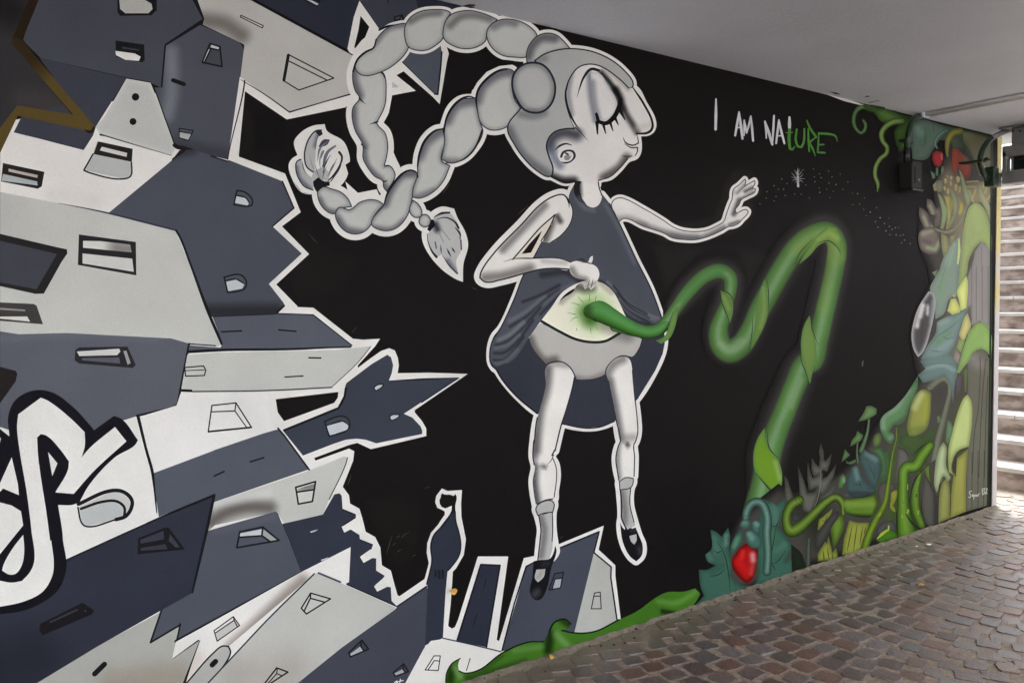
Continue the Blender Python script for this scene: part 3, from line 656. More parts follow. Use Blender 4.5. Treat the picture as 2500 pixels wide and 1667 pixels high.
window(b, None, [], [('960,1575 1080,1420 1188,1460 1010,1575', 15), ('1085,1425 1080,1475 1130,1495', 11), ('1080,1475 990,1575', 11)])
b = Paint().fill('I: 740,895 760,890 1130,805 1240,612 1290,602 1310,625 1318,750 1440,800 1440,835 1330,905 1480,1000 1485,1045 1605,1090 1590,1135 1490,1205 1640,1225 1640,1340 1722,1390 1705,1415 1630,1480 1780,1500 J: 2180,780 2232,832 1740,615 1772,600 1788,265 1310,507 I: 925,1365', (50, 53, 65)).fill('I: 1310,922 1462,845 1472,910 1335,977', WH).fill('1485,1210 1622,1150 1637,1202 1520,1267', WH).fill('1620,1490 1772,1410 1792,1472 1650,1542', WH).line('1316,755 1440,805 1440,835 1330,905', 12, sm=0).line('1485,1045 1605,1092 1590,1135', 10, sm=0).line('J: 1750,622 2232,835', 12).build('painted_building', city)
K('I')
Paint().line('1015,972 1050,962 1078,950', 12, PANE, taper=(1, 1, .3)).line('1118,1241 1150,1232 1182,1214', 12, PANE, taper=(1, 1, .3)).build('painted_window', b)
K('S')
b = Paint().fill('J: 1270,1575 1700,1228 2205,868 S: 90,825 360,642 372,700 345,1215 150,1575', (66, 69, 79)).line('S: 80,830 360,640', 14).build('painted_building', city)
K('J')
window(b, ('1895,1155 1960,1240 1785,1315 1770,1275', (60, 62, 70)), [('1785,1285 1880,1215 1912,1257 1790,1310', (165, 168, 172))], ['1890,1165 1885,1215 1915,1258'], 15, '1895,1155 1960,1240 1785,1315 1770,1275')
K('S')
window(b, ('140,1380 185,1455 60,1500 40,1465', (60, 62, 70)), [('52,1472 130,1432 150,1460 62,1495', (165, 168, 172))], ['136,1390 132,1432 152,1460'], 14, '140,1380 185,1455 60,1500 40,1465')
Paint().line('52,1560 75,1545 70,1575', 9, WH).line('80,1552 78,1575', 9, WH).line('108,1528 100,1575', 9, WH).line('88,1552 135,1540', 8, WH).build('painted_lettering', city, 'white painted letters cut off at the foot of a slate house')
b = Paint().fill('q: 1090,1150 1190,1150 1200,1350 1240,1568 S: 660,100 685,240 670,340 600,450 560,492 540,700 515,1132 500,1142 345,1205 367,640 360,600 400,430 410,380 400,250 430,150 540,5', (47, 51, 63), sh=[('q: 1140,1150 1140,1200', 90, (24, 22, 24), .9)]).line('q: 1085,1150 1000,1330 830,1568 S: 430,150 400,250 410,400 360,620', 14).line('q: 1195,1150 1200,1350 1240,1568 S: 662,100 686,240 670,345 600,450 562,492', 12).build('painted_tower', city)
Paint().fill('q: 790,570 840,605 1040,615 1140,660 1200,590 1240,680 1240,760 1195,950 1200,1160 1075,1160 1090,960 960,1020 870,1050 760,1000 700,900 690,790 735,690 745,610', BK, sm=1, corner=50).build('painted_cat', city, 'black cat painted on top of the small tower')
K('S')
Paint().line('445,490 445,545', 20, (30, 30, 36)).line('480,490 480,560', 24, (30, 30, 36)).line('512,490 512,560', 22, (30, 30, 36)).line('420,478 540,575', 6, (38, 40, 48)).build('painted_window', b)
b = Paint().fill('878,432 1062,440 932,1222 650,1162', (45, 48, 60)).line('650,1160 878,432 1062,440 932,1220', 16, sm=0).line('930,568 902,668', 10, taper=(.8, 1, .3)).line('840,898 806,1026', 11, taper=(.6, 1, .5)).build('painted_chimney', city)
b = Paint().fill('330,1240 400,1162 510,1145 650,1165 1070,1275 1020,1400 700,1575 150,1575', (217, 216, 211)).line('510,1135 780,1195 1070,1265', 12, col=(50, 56, 70)).build('painted_building', city)
window(b, None, [], ['430,1305 490,1305 470,1445 345,1440 430,1305', '432,1350 478,1355', '432,1350 372,1440'], 10)
window(b, None, [], [('775,1330 740,1445', 9)])
b = Paint().fill('1320,440 1400,405 1600,290 2010,120 2000,170 1780,1080 1500,1200 1078,1260 1310,470', (67, 71, 82)).line('1080,1255 1200,800 1312,450 1400,405', 14, sm=0).line('1600,288 2010,118 1960,315', 15, sm=0).build('painted_building', city)
window(b, ('1585,520 1670,505 1640,655 1530,675', (62, 65, 74)), [('1590,575 1650,565 1635,650 1560,665', (160, 164, 172))], ['1588,572 1655,563', '1588,572 1560,668'], 11, '1585,520 1670,505 1640,655 1530,675')
b = Paint().fill('1960,320 2125,455 2120,540 2190,970 2000,1080 1772,1085', (174, 175, 170)).line('1960,318 2125,455 2122,560 2180,955', 15, sm=0).build('painted_building', city)
window(b, None, [], ['1965,705 2020,695 2030,855 1935,855 1965,705', '1965,735 2020,733'], 10)
# --- big outlined letter sprayed over the white house
K('E')
tagp = empty('painted_letter', wall); tag(tagp, 'big white graffiti letter with thick black outline')
Paint().fill('E: -10,370 90,450 80,250 150,100 330,10 500,30 700,170 850,330 900,390 1090,255 1160,280 1320,485 1295,530 1100,650 850,920 760,1080 690,1105 555,1105 600,1400 F: 600,170 635,470 560,670 400,800 200,880 -10,908', (24, 23, 29), sm=1, corner=40).build('letter_outline', tagp)
Paint().fill('E: 175,240 390,80 460,110 700,300 810,410 812,540 780,652 860,560 1100,360 1210,497 900,780 705,1000 530,985 650,770 660,690 580,580 440,440 390,428 355,460 365,640 400,900 440,1150 480,1450 F: 490,200 515,430 500,540 410,690 230,785 -10,838 -10,585 110,605 210,590 290,500 328,400 300,100 E: 290,1250 250,950 190,600 163,360', (219, 219, 215), sm=1, corner=38).build('letter_face', tagp)
Paint().fill('E: 460,600 550,708 500,830', (219, 219, 215), sm=0).build('letter_face', tagp)
Paint().fill('F: 32,440 120,280 222,148 232,300 212,430 150,520 90,528 20,490', (219, 219, 215), sm=1, corner=50).fill('E: -10,1078 110,1110 200,1165 222,1300 0,1575', (219, 219, 215)).fill('F: -10,345 0,330 200,70 -10,100', (219, 219, 215)).fill('E: -10,920 112,650 170,900 182,1012 30,948 -10,990', (219, 219, 215)).fill('E: -10,450 10,470 -10,540', WH).build('letter_face', tagp)
# ------------------------------------------------------------------ painted girl
girl = empty('painted_girl', wall)
tag(girl, 'girl with long pale braids and a slate dress, lifting the hem')
GR = (150, 153, 152)
def lobe(pts, name, sh=(), base=LG, rimw=46, rima=.55, lw=14, parent=None, line=True):
    p = Paint().fill(pts, base, sm=1, corner=75, rim=((96, 98, 104), rimw, rima), sh=sh, h=6)
    if line: p.line(pts, lw * .8, (62, 66, 76), closed=True, corner=75)
    return p.build(name, parent or girl)
D1 = (88, 88, 94)
# white halo under everything
HALO = Paint()
def halo(pts, w, closed=True, sm=1): HALO.line(pts, w, WH, sm=sm, closed=closed, corner=75)
B1 = 'B: 1460,570 1420,680 1415,760 1440,870 1480,940 1420,1030 1410,1110 1440,1250 1510,1380 L: 810,320 810,420 850,500 920,590 1000,640 1005,690 1035,735 1110,610 1115,570 1060,490 1010,490 1030,420 1045,300 1020,180 940,75 B: 1650,1165 1720,1020 1735,890 1720,730 1690,690'
LOB4 = 'B: 1930,235 1850,235 1750,270 1650,370 1615,460 1540,500 1460,570 1440,650 1500,720 1690,690 1850,590 1940,480 1960,400 1950,300'
LOB3 = 'M: 350,250 400,170 490,115 620,95 760,110 785,130 740,200 720,300 710,370 650,430 560,480 470,485 380,450 345,350'
LOB2 = 'M: 780,150 860,115 980,105 1120,140 1230,190 1180,250 1130,330 1120,390 1040,450 940,470 830,450 720,370 715,280 740,200'
LOB1 = 'M: 1240,200 1320,185 1440,205 1550,265 1610,340 1590,420 1510,545 1400,550 1290,535 1200,480 1140,390 1130,310 1170,240'
BUN2 = 'M: 1590,600 1515,600 1510,520 1540,430 1620,345 1720,320 1800,340 1870,400 1925,465 1700,530'
LA = 'M: 1390,690 1320,660 1230,680 1120,760 1050,850 1025,940 1040,1040 1075,1180 1150,1240 1240,1245 1330,1210 1420,1120 1450,1040 1400,960 1375,850 1380,760'
LB = 'L: 1880,-157 1740,-140 1650,-60 1600,60 1580,140 1590,240 1560,430 1650,465 1780,420 1880,320 1940,220 1955,150 1930,80 1900,-50'
LC = 'L: 1580,135 1500,150 1400,240 1345,370 1330,470 1330,580 1290,700 1280,790 1350,800 1480,740 1580,630 1640,490 1560,440 1570,350 1610,260'
LD = 'L: 1325,560 1270,530 1200,550 1110,640 1040,750 1010,860 900,1000 890,1050 960,1100 1060,1110 1150,1070 1230,970 1275,820 1290,720'
LE = 'L: 1005,860 950,825 870,815 780,840 680,910 580,890 545,950 560,1020 620,1100 700,1140 800,1130 880,1060 910,980'
LF = 'L: 700,880 660,800 590,740 500,710 430,690 380,720 380,800 410,870 470,930 530,950 600,900'
LG1 = 'L: 1285,820 1330,850 1370,920 1365,970 1310,985 1260,940 1255,890'
LG2 = 'L: 1375,960 1420,960 1455,1010 1440,1060 1390,1075 1345,1030'
T1H = 'L: 100,480 130,425 185,390 150,290 150,260 220,170 330,110 440,95 455,150 620,260 670,370 680,450 640,620 560,700 330,760 220,740 130,610'
T2H = 'L: 1450,940 1560,880 1680,900 1710,980 1790,1130 1815,1250 1770,1430 1765,1600 1700,1575 1540,1460 1400,1270 1370,1160 1400,1020'
for s_, w_ in ((B1, 118), (LOB4, 60), (LOB3, 66), (LOB2, 80), (LOB1, 76), (BUN2, 70), (LA, 96), (LB, 84), (LC, 96), (LD, 110), (LE, 118), (LF, 110), (LG1, 90), (LG2, 90)): halo(s_, w_)
HAIR = 'N: 610,190 700,130 850,85 1000,78 1180,110 1350,190 1480,300 1550,400 1545,445 1510,455 1430,375 1330,300 1240,245 1130,225 1030,255 945,360 905,500 915,620 990,840 900,845 800,875 745,930 725,1010 740,1090 785,1230 770,1290 740,1300 640,1250 520,1140 420,1000 350,830 480,640 700,300'
FACE = 'N: 990,840 920,640 905,500 945,360 1030,255 1130,225 1240,245 1430,375 1510,455 1550,450 1650,600 1740,800 1725,850 1690,875 1600,890 1595,940 1600,980 1595,1060 1575,1100 1500,1130 1420,1220 1330,1300 1220,1335 1210,1380 1010,1340 900,1355 770,1300 785,1240 740,1090 725,1010 745,930 800,875 900,845'
halo(HAIR, 70); halo(FACE, 70)
ARM_L = 'O: 1130,340 1080,297 980,315 860,390 680,580 420,850 290,1040 280,1090 330,1130 480,1110 720,1045 860,1010 1000,1000 1140,1010 1160,945 1050,910 900,900 720,905 595,915 720,770 860,610 1000,485 1060,440'
ARM_R = 'O: 1540,400 1560,350 1620,325 1680,340 1850,430 2050,550 h: 0,1195 150,1260 300,1290 480,1300 680,1270 880,1180 990,1110 1050,950 1110,780 1160,660 1160,590 1190,480 1270,420 1400,295 1415,330 1400,430 1580,322 1595,360 1540,470 1605,488 1590,540 1450,620 1330,690 1290,780 1215,890 1240,950 1430,878 1462,910 1440,970 1350,1060 1280,1140 1170,1190 1090,1200 950,1280 700,1390 480,1450 300,1455 0,1412 O: 2050,668 1850,600 1650,525 1610,560 1575,480'
halo(ARM_L, 110); HALO.line(ARM_R, 60 * 7.84 / 3.92 / 2, WH, closed=True, corner=75)
DRESS = 'O: 1190,180 1240,220 1260,330 1310,400 1370,420 1420,390 1450,290 1520,380 1640,620 1780,920 1920,1200 2045,1540 P: 2050,345 1900,388 1790,350 1700,310 1620,160 O: 1560,1230 1470,1150 1420,1130 1300,1120 1080,1220 960,1380 P: 870,320 740,500 620,680 520,750 440,795 390,745 375,640 410,480 O: 480,1568 610,1290 700,1060 800,890 870,745 960,745 1060,680 1150,560 1170,440 1130,330'
DBACK = 'P: 430,780 760,480 1830,490 2045,400 2050,540 2030,640 1960,800 1790,1075 1570,1285 1430,1340 1290,1352 1070,1312 830,1212 640,1052 500,890'
halo(DRESS, 66); halo(DBACK, 64)
LEG_L = 'P: 920,760 980,730 1080,730 1150,790 1185,870 1170,950 1100,1200 1060,1320 1000,1568 Q: 800,190 770,250 805,320 820,420 800,580 790,670 620,710 600,600 590,480 612,350 590,250 600,100 P: 820,1300 860,1150 910,950'
LEG_R = 'P: 1490,810 1540,720 1620,672 1700,680 1740,800 1760,1050 1785,1250 1790,1400 1765,1490 Q: 1560,130 1565,250 1560,440 1480,440 1420,480 1400,400 1385,270 1410,150 1430,110 P: 1620,1470 1590,1300 1560,1150 1510,900'
FOOT_L = 'Q: 620,750 640,710 720,670 780,675 795,700 780,780 780,950 800,1100 810,1160 720,1250 640,1250 660,1050 670,950 640,815'
FOOT_R = 'Q: 1420,490 1480,450 1550,460 1550,500 1530,545 1520,700 1560,870 1600,1000 1640,1100 1630,1200 1580,1250 1530,1210 1460,1080 1430,900 1440,830 1425,570'
for s_ in (LEG_L, LEG_R, FOOT_L, FOOT_R): halo(s_, 82)
halo(T1H, 6); HALO.fill(T1H, WH, sm=1, corner=45); HALO.fill(T2H, WH, sm=1, corner=45)
HALO.fill('L: 940,75 1020,180 1130,430 1165,500 1100,600 1010,490', WH).fill('L: 640,640 760,750 940,715 1000,860 700,880', WH)
HALO.build('white_outline', girl)
Paint().fill('L: 640,480 700,440 730,520 830,630 940,712 760,748 700,670', BK).build('black_gap', girl)
Paint().fill('M: 770,515 930,535 1080,520 1190,560 1390,585 1390,620 1250,635 1130,690 1040,790 1000,860 880,880 760,960 690,1120 560,1160 430,1310 390,1450 385,1540 300,1560 260,1400 180,1150 225,915 450,872 335,685 680,1000 748,600', BK).build('black_gap', girl)
# braid hanging to the side
br = empty('braid', girl)
lobe(B1, 'braid_rope', sh=[('B: 1420,640 1420,760 1470,920', 90, D1, .9), ('B: 1415,1040 1430,1230 1520,1400', 80, D1, .9), ('L: 810,330 850,490 980,630', 60, D1, .8), ('L: 1010,680 1040,730', 60, (90, 88, 86), .8)], rima=.35, parent=girl)
K('B'); CR = Paint().line('1640,685 1700,700 1725,745', 20, (36, 42, 54), taper=(.2, 1, .8)).line('1480,940 1510,975 1545,1000', 18, (40, 44, 54), taper=(1, .6, .1)).line('1655,1165 1610,1180 1570,1195', 16, (40, 44, 54), taper=(1, .6, .1)).line('L: 940,78 900,85 865,97', 16, (40, 44, 54), taper=(1, .6, .1)).line('L: 795,285 820,310 840,330', 16, (40, 44, 54), taper=(1, .6, .1)).line('L: 1060,490 1020,500 1000,520', 14, (40, 44, 54), taper=(1, .5, .1)).line('L: 1005,640 1030,640 1050,620', 16, (40, 44, 54), taper=(1, .6, .1))
CR.build('braid_crease', girl)
lobe(LOB4, 'braid_lobe', sh=[('1900,240 1750,280 1640,400', 60, D1, .6)], rima=.4)
lobe(LOB3, 'braid_lobe', sh=[('M: 400,210 520,150 680,130', 60, (100, 100, 100), .8)], rima=.35)
lobe(LOB2, 'braid_lobe', sh=[('M: 780,250 870,170 1000,150 1160,185', 70, (110, 110, 110), .9)], rima=.35)
lobe(LOB1, 'braid_lobe', sh=[('M: 1200,260 1300,215 1400,230', 70, (110, 110, 112), .8)], rima=.35)
lobe(BUN2, 'hair_bun', sh=[('M: 1530,540 1570,440 1650,370 1780,370', 80, (84, 84, 88), .85)], rima=.35)
# plaited braid across
lobe(LF, 'braid_lobe', sh=[('L: 395,820 450,910 540,940', 60, D1, .8)])
lobe(LE, 'braid_lobe', sh=[('L: 560,1000 640,1100 780,1140', 80, D1, .9)])
lobe(LD, 'braid_lobe', sh=[('L: 1300,560 1180,580 1060,740 1020,850', 80, D1, .9), ('L: 940,1090 1080,1100 1200,1020', 60, D1, .6)])
lobe(LC, 'braid_lobe', sh=[('L: 1560,160 1420,260 1350,400', 90, D1, .8), ('L: 1320,790 1480,730', 60, D1, .5)])
lobe(LB, 'braid_lobe', sh=[('L: 1860,-130 1700,-80 1620,60', 90, D1, .8), ('L: 1570,440 1700,450', 70, D1, .5)])
lobe(LA, 'braid_lobe', sh=[('M: 1370,690 1250,710 1090,830 1045,960', 90, D1, .8)], rima=.4)
K('L'); Paint().line('1575,135 1585,190 1590,240', 20, taper=(1, .6, .1)).line('1328,575 1330,600', 16).line('1545,455 1600,465 1645,462', 12, (60, 64, 74), taper=(.1, .6, 1)).line('1280,795 1275,860 1240,960', 10, (60, 64, 74), taper=(.3, 1, .4)).build('braid_crease', girl)
Paint().line('M: 1330,668 1230,688 1120,768 1050,860 1030,950 1040,1040', 24, (24, 26, 32), taper=(.3, 1, 1, .9, .4)).build('braid_crease', girl); Paint().line('M: 1020,940 960,925 880,955 790,1045 740,1150 722,1300', 24, (24, 26, 32), taper=(.3, 1, 1, .8, .3)).build('braid_crease', girl); Paint().line('L: 1575,140 1500,158 1405,245 1350,375 1332,500', 22, (24, 26, 32), taper=(.3, 1, 1, .5)).build('braid_crease', girl); Paint().line('L: 1325,560 1270,535 1200,556 1112,645 1042,755 1012,850', 24, (24, 26, 32), taper=(.3, 1, 1, .5)).build('braid_crease', girl); Paint().line('L: 1950,150 1880,320 1780,425 1650,470', 18, (24, 26, 32), taper=(1, 1, .3)).build('braid_crease', girl); Paint().line('M: 100,290 180,255 260,240', 22, (24, 26, 32), taper=(.8, 1, .4)).build('braid_crease', girl); Paint().line('B: 1640,380 1615,460 1540,500 1460,575 1418,690', 22, (24, 26, 32), taper=(.6, 1, .8)).build('braid_crease', girl)
lobe(LG1, 'braid_lobe', rimw=30); lobe(LG2, 'braid_lobe', rimw=30)
tie = Paint().fill('330,640 380,600 440,640 490,640 490,680 420,700 370,745 340,700', (26, 26, 30), sm=1).fill('1465,1000 1490,1010 1500,1080 1450,1122 1422,1100', (22, 22, 26), sm=1); tie.build('hair_tie', girl)
ts = Paint()
ts.fill('250,440 255,330 290,230 350,160 410,150 422,185 385,210 362,300 352,440 345,570 285,520', (176, 178, 176), sm=1, sh=[('390,180 360,300', 50, (70, 76, 88), .8)], h=5)
ts.line('345,560 270,500 248,400 258,320 295,225 360,155 410,150', 14, (40, 44, 56)).fill('345,160 410,148 424,190 390,210 375,190', (34, 36, 44), sm=1)
ts.fill('380,310 430,240 492,240 470,285 410,310', (60, 66, 78), sm=1).line('470,260 400,320 372,440', 22, (110, 116, 124), taper=(.3, 1, .2)).line('545,300 470,360 420,540', 34, (104, 110, 118), taper=(.5, 1, .3))
ts.fill('165,500 180,440 205,420 225,445 265,560 335,620 330,715 250,690 190,610', (170, 172, 172), sm=1, sh=[('170,500 200,610 300,710', 40, (84, 90, 100), .8)], h=5).line('215,430 175,450 165,510 190,605 250,690 330,722', 12, (44, 48, 60))
ts.line('580,360 606,400 590,480 520,590 470,635', 24, (32, 34, 42), taper=(1, .7, .8, .5)).line('530,470 495,540 480,570', 20, (120, 124, 128), taper=(.4, 1, .2)).line('430,350 400,420', 16, (96, 104, 114)).line('440,440 415,540', 20, (76, 84, 96), taper=(.2, 1, .4)).line('225,450 240,520 270,575', 12, (96, 104, 114), taper=(.3, 1, .3)).fill('330,560 420,500 500,560 470,640 380,620 320,650', (176, 178, 176), sm=1, sh=[('400,520 400,640', 40, (150, 152, 154), .6)]).line('350,480 372,560 395,610', 12, (110, 114, 120), taper=(.3, 1, .4)).line('460,500 430,570 420,620', 12, (100, 106, 114), taper=(.3, 1, .4)).line('300,400 320,480 360,570', 10, (140, 142, 146), taper=(.3, 1, .4)).line('420,330 395,430 400,520', 14, (140, 144, 150), taper=(.2, 1, .3)).line('500,380 450,470 425,560', 16, (66, 72, 84), taper=(.2, 1, .4)).line('560,420 520,500 470,590', 14, (90, 96, 106), taper=(.2, 1, .4)).line('500,640 590,500 605,400', 10, (40, 44, 54)).fill('330,640 380,600 440,640 490,640 490,680 420,700 370,745 340,700', (26, 26, 30), sm=1)
ts.build('braid_tassel', girl)
ts = Paint().fill('1500,1060 1480,985 1560,945 1640,935 1660,960 1720,1050 1745,1160 1752,1290 1700,1400 1722,1530 1640,1450 1560,1340 1510,1368 1450,1280 1420,1150', (178, 180, 179), sm=1, corner=50, sh=[('1500,1050 1520,1100', 60, (40, 42, 48), .9), ('1620,1400 1700,1530', 50, (90, 96, 106), .8)], h=5)
ts.line('1490,980 1560,945 1635,938', 24, (38, 42, 52), taper=(.3, 1, .8)).line('1520,1000 1600,985 1690,1030 1722,1085', 22, (34, 38, 46), taper=(.3, .6, 1)).line('1690,1080 1740,1150 1735,1190', 20, (34, 38, 46), taper=(.3, 1, .4)).line('1745,1200 1750,1290', 14, (60, 66, 78))
ts.line('1425,1140 1430,1210 1470,1310 1512,1362', 18, (34, 38, 46), taper=(.3, .6, 1.4)).line('1500,1220 1510,1280', 14, (84, 92, 104)).line('1550,1250 1560,1330', 16, (84, 92, 104), taper=(.3, 1, .3)).line('1610,1280 1650,1360', 18, (44, 50, 60), taper=(.2, 1, .3)).line('1655,1270 1690,1320', 18, (44, 50, 60), taper=(.2, 1, .3)).line('1570,1350 1640,1450 1710,1520', 16, (60, 66, 76), taper=(.3, 1, 1)).line('1530,1120 1580,1220', 10, (140, 142, 146)).line('1560,1100 1640,1200', 10, (140, 142, 146))
ts.build('braid_tassel', girl)
# dress, body
K('P')
Paint().fill(DBACK, (50, 53, 63)).line('440,795 500,895 640,1055 830,1212', 16, (20, 20, 26)).line('1070,1312 1290,1352 1430,1342 1570,1286', 10, (22, 22, 28)).build('dress_lining', girl)
Paint().fill('P: 860,345 1050,440 1200,508 1350,535 1500,515 1660,425 1830,500 1800,590 1730,672 1640,662 1560,700 1490,790 1480,830 1400,870 1300,885 1190,872 1150,780 1080,725 1000,715 920,742 850,670 780,570 757,480', (174, 173, 169), sm=1, corner=60, sh=[('760,500 800,600 900,710 1000,700', 80, (90, 86, 82), .9), ('1180,870 1300,890 1480,840', 60, (120, 114, 110), .8), ('1500,420 1700,470', 110, (100, 100, 96), .7)]).line('915,742 1000,716 1080,726 1150,782 1195,870', 18, (60, 62, 66)).line('1485,835 1490,790 1560,702 1640,662 1730,675', 16, (60, 64, 66)).build('shorts', girl)
Paint().fill('P: 870,325 960,220 1080,110 1180,40 O: 1200,1170 1300,1120 1420,1120 1480,1150 1560,1230 P: 1620,160 1700,310 1650,420 1560,490 1400,522 1250,512 1100,455', (222, 222, 203), sm=1, corner=60, sh=[('1060,140 1180,40', 60, (130, 128, 118), .6), ('O: 1210,1170 1290,1200 1350,1190', 80, (70, 72, 66), .85), ('O: 1430,1140 1540,1230', 50, (150, 146, 136), .6), ('P: 1350,230 1380,260', 270, (120, 176, 84), .8), ('1320,250 1340,300', 150, (52, 92, 32), .95), ('1480,370 1650,430', 120, (130, 128, 116), .75)], h=5).line('870,330 1050,432 1200,502 1350,530 1480,520 1600,455 1655,420', 26, (26, 34, 30)).build('belly', girl)
sp = Paint()
for ln in ('1270,150 1240,120 1215,90', '1325,140 1330,90 1325,55', '1385,130 1395,85', '1450,150 1475,145', '1235,180 1190,160 1150,150', '1215,290 1180,300 1148,330', '1200,265 1120,248', '1340,390 1345,450', '1205,400 1210,425', '1400,390 1405,415'): sp.line('P: ' + ln, 6, (70, 110, 52), taper=(1, .8, .4))
sp.build('green_veins', girl)
Paint().fill(LEG_L, (222, 220, 215), sm=1, corner=80, sh=[('P: 930,780 915,950 850,1200 815,1560', 90, (84, 82, 82), .85), ('P: 1000,735 1110,750', 60, (130, 128, 128), .7), ('Q: 600,50 600,260', 70, (90, 88, 88), .8), ('Q: 605,350 600,500 625,690', 80, (64, 64, 68), .95), ('Q: 690,345 705,350', 40, (60, 62, 66), .8)]).line('P: 1185,870 1170,950 1100,1200 1060,1320 1000,1568 Q: 800,190 775,240', 14, (40, 44, 54)).line('Q: 790,235 765,290 725,330', 10, (60, 62, 70), taper=(1, .8, .3)).line('Q: 785,270 815,360 818,460 795,640', 10, (50, 52, 60)).line('P: 830,1250 820,1300 800,1500 Q: 600,100 592,250 605,330', 12, (44, 46, 54)).build('leg', girl)
Paint().fill(LEG_R, (222, 220, 215), sm=1, corner=80, sh=[('P: 1500,830 1560,740 1650,690', 80, (110, 108, 108), .8), ('P: 1520,900 1570,1150 1620,1450', 80, (84, 82, 84), .85), ('Q: 1400,150 1395,300 1410,460', 60, (110, 108, 108), .8), ('Q: 1495,130 1500,145', 40, (50, 52, 56), .9), ('P: 1640,1450 1750,1440', 70, (130, 128, 126), .6)]).line('P: 1740,800 1762,1050 1785,1250 1790,1400 1765,1490 Q: 1560,130 1565,250 1560,440', 11, (44, 48, 60)).line('P: 1510,900 1560,1150 1590,1300 1625,1475 Q: 1410,150 1386,270 1402,400 1415,480', 11, (44, 48, 56)).build('leg', girl)
K('Q')
SK = (172, 173, 170)
Paint().fill('650,815 775,785 782,950 778,1130 750,1235 638,1250 662,1050 672,950', SK, sm=1, sh=[('665,830 700,950 670,1200', 60, (100, 100, 100), .8)]).line('648,815 668,950 660,1050 638,1245', 11, (36, 38, 46)).line('778,785 782,950 775,1060', 10, (36, 38, 46)).fill('620,750 640,712 720,672 780,677 796,702 782,782 700,792 640,815', SK, sm=1).line('620,750 640,712 720,672 780,677 796,702 782,782 700,792 640,815', 11, (44, 48, 54), closed=True).line('630,705 720,668 785,655', 18, (50, 52, 56), taper=(.6, 1, .6)).build('sock', girl)
Paint().fill('1430,572 1528,550 1522,700 1562,870 1572,910 1490,952 1440,835', SK, sm=1, sh=[('1445,600 1470,760 1470,880', 60, (104, 104, 104), .8)]).line('1430,572 1442,740 1440,835 1490,950', 14, (36, 38, 46)).line('1528,550 1520,700 1560,880', 10, (36, 38, 46)).fill('1420,490 1480,452 1552,460 1552,500 1530,545 1425,570', SK, sm=1).line('1420,490 1480,452 1552,460 1552,500 1530,545 1425,570', 10, (44, 48, 54), closed=True).build('sock', girl)
K('S')
# shoes come after the houses they stand on
Paint().fill('1385,400 1440,390 1540,375 1570,330 1590,250 1602,300 1550,470 1510,660 1450,765 1400,772 1350,710 1370,560', (24, 23, 26), sm=1, corner=60, sh=[('1395,720 1420,690', 60, (74, 76, 82), .7), ('1480,430 1520,420', 50, (60, 62, 72), .5)]).fill('1410,482 1495,474 1480,550 1425,602 1395,565', SK, sm=1, sh=[('1470,480 1430,560', 40, (130, 130, 128), .6)]).build('shoe', girl)
K('Q')
Paint().fill('1425,880 1450,930 1490,962 1575,928 1605,1000 1642,1100 1632,1200 1582,1252 1525,1210 1455,1075', (24, 23, 26), sm=1, corner=60, sh=[('1610,1130 1620,1180', 40, (70, 72, 78), .6), ('1530,960 1570,950', 30, (66, 70, 80), .6)]).fill('1515,1010 1582,992 1586,1050 1562,1092 1530,1062', SK, sm=1).build('shoe', girl)
K('O')
fold = [('P: 570,380 700,300 880,140 1040,30', 26, (42, 43, 50), .85), ('P: 560,330 720,240 900,90', 40, (104, 107, 116), .7), ('P: 430,560 540,520 680,400 860,200', 24, (42, 43, 50), .85), ('P: 460,510 560,460 700,340', 40, (116, 120, 128), .7),
        ('P: 420,635 510,630 640,520 790,320', 24, (42, 43, 50), .85), ('P: 430,585 540,560 660,460', 30, (108, 112, 120), .6), ('P: 410,700 500,700 600,610 700,480', 20, (38, 38, 44), .8), ('P: 420,740 520,710 640,600', 34, (100, 104, 114), .6), ('P: 390,740 440,780 520,750', 30, (40, 40, 46), .8),
        ('O: 690,1320 850,1260 1040,1160', 26, (40, 40, 46), .8), ('O: 860,1440 960,1340 1100,1210 1240,1150', 24, (42, 43, 50), .85), ('O: 900,1340 1040,1220 1200,1140', 30, (100, 104, 112), .6), ('O: 880,1060 1120,1040 1240,1120', 60, (42, 42, 48), .8),
        ('O: 1430,1120 1560,1200 1700,1390 1900,1520', 26, (42, 43, 50), .85), ('O: 1500,1130 1640,1270 1800,1400 1990,1480', 26, (106, 108, 116), .8), ('O: 1560,1170 1700,1330 1880,1440', 18, (36, 36, 42), .8), ('P: 1560,90 1650,240 1780,330 1960,370', 26, (38, 38, 44), .8), ('P: 1620,110 1740,230 1960,320', 22, (104, 106, 114), .7), ('P: 1600,60 1720,200 1900,300', 16, (36, 36, 42), .7),
        ('O: 1480,390 1600,600 1760,950', 40, (96, 102, 112), .7), ('O: 1210,330 1280,420 1370,450', 44, (112, 118, 126), .5)]
Paint().fill(DRESS, (73, 77, 86), sm=1, corner=70, sh=fold, h=2.6).line('O: 1520,380 1640,620 1780,920 1920,1200 2045,1540', 12, (26, 28, 34)).line('O: 870,745 800,890 700,1060 610,1290 480,1568 P: 400,520 375,640 390,745 440,795', 12, (26, 28, 34)).build('dress', girl)
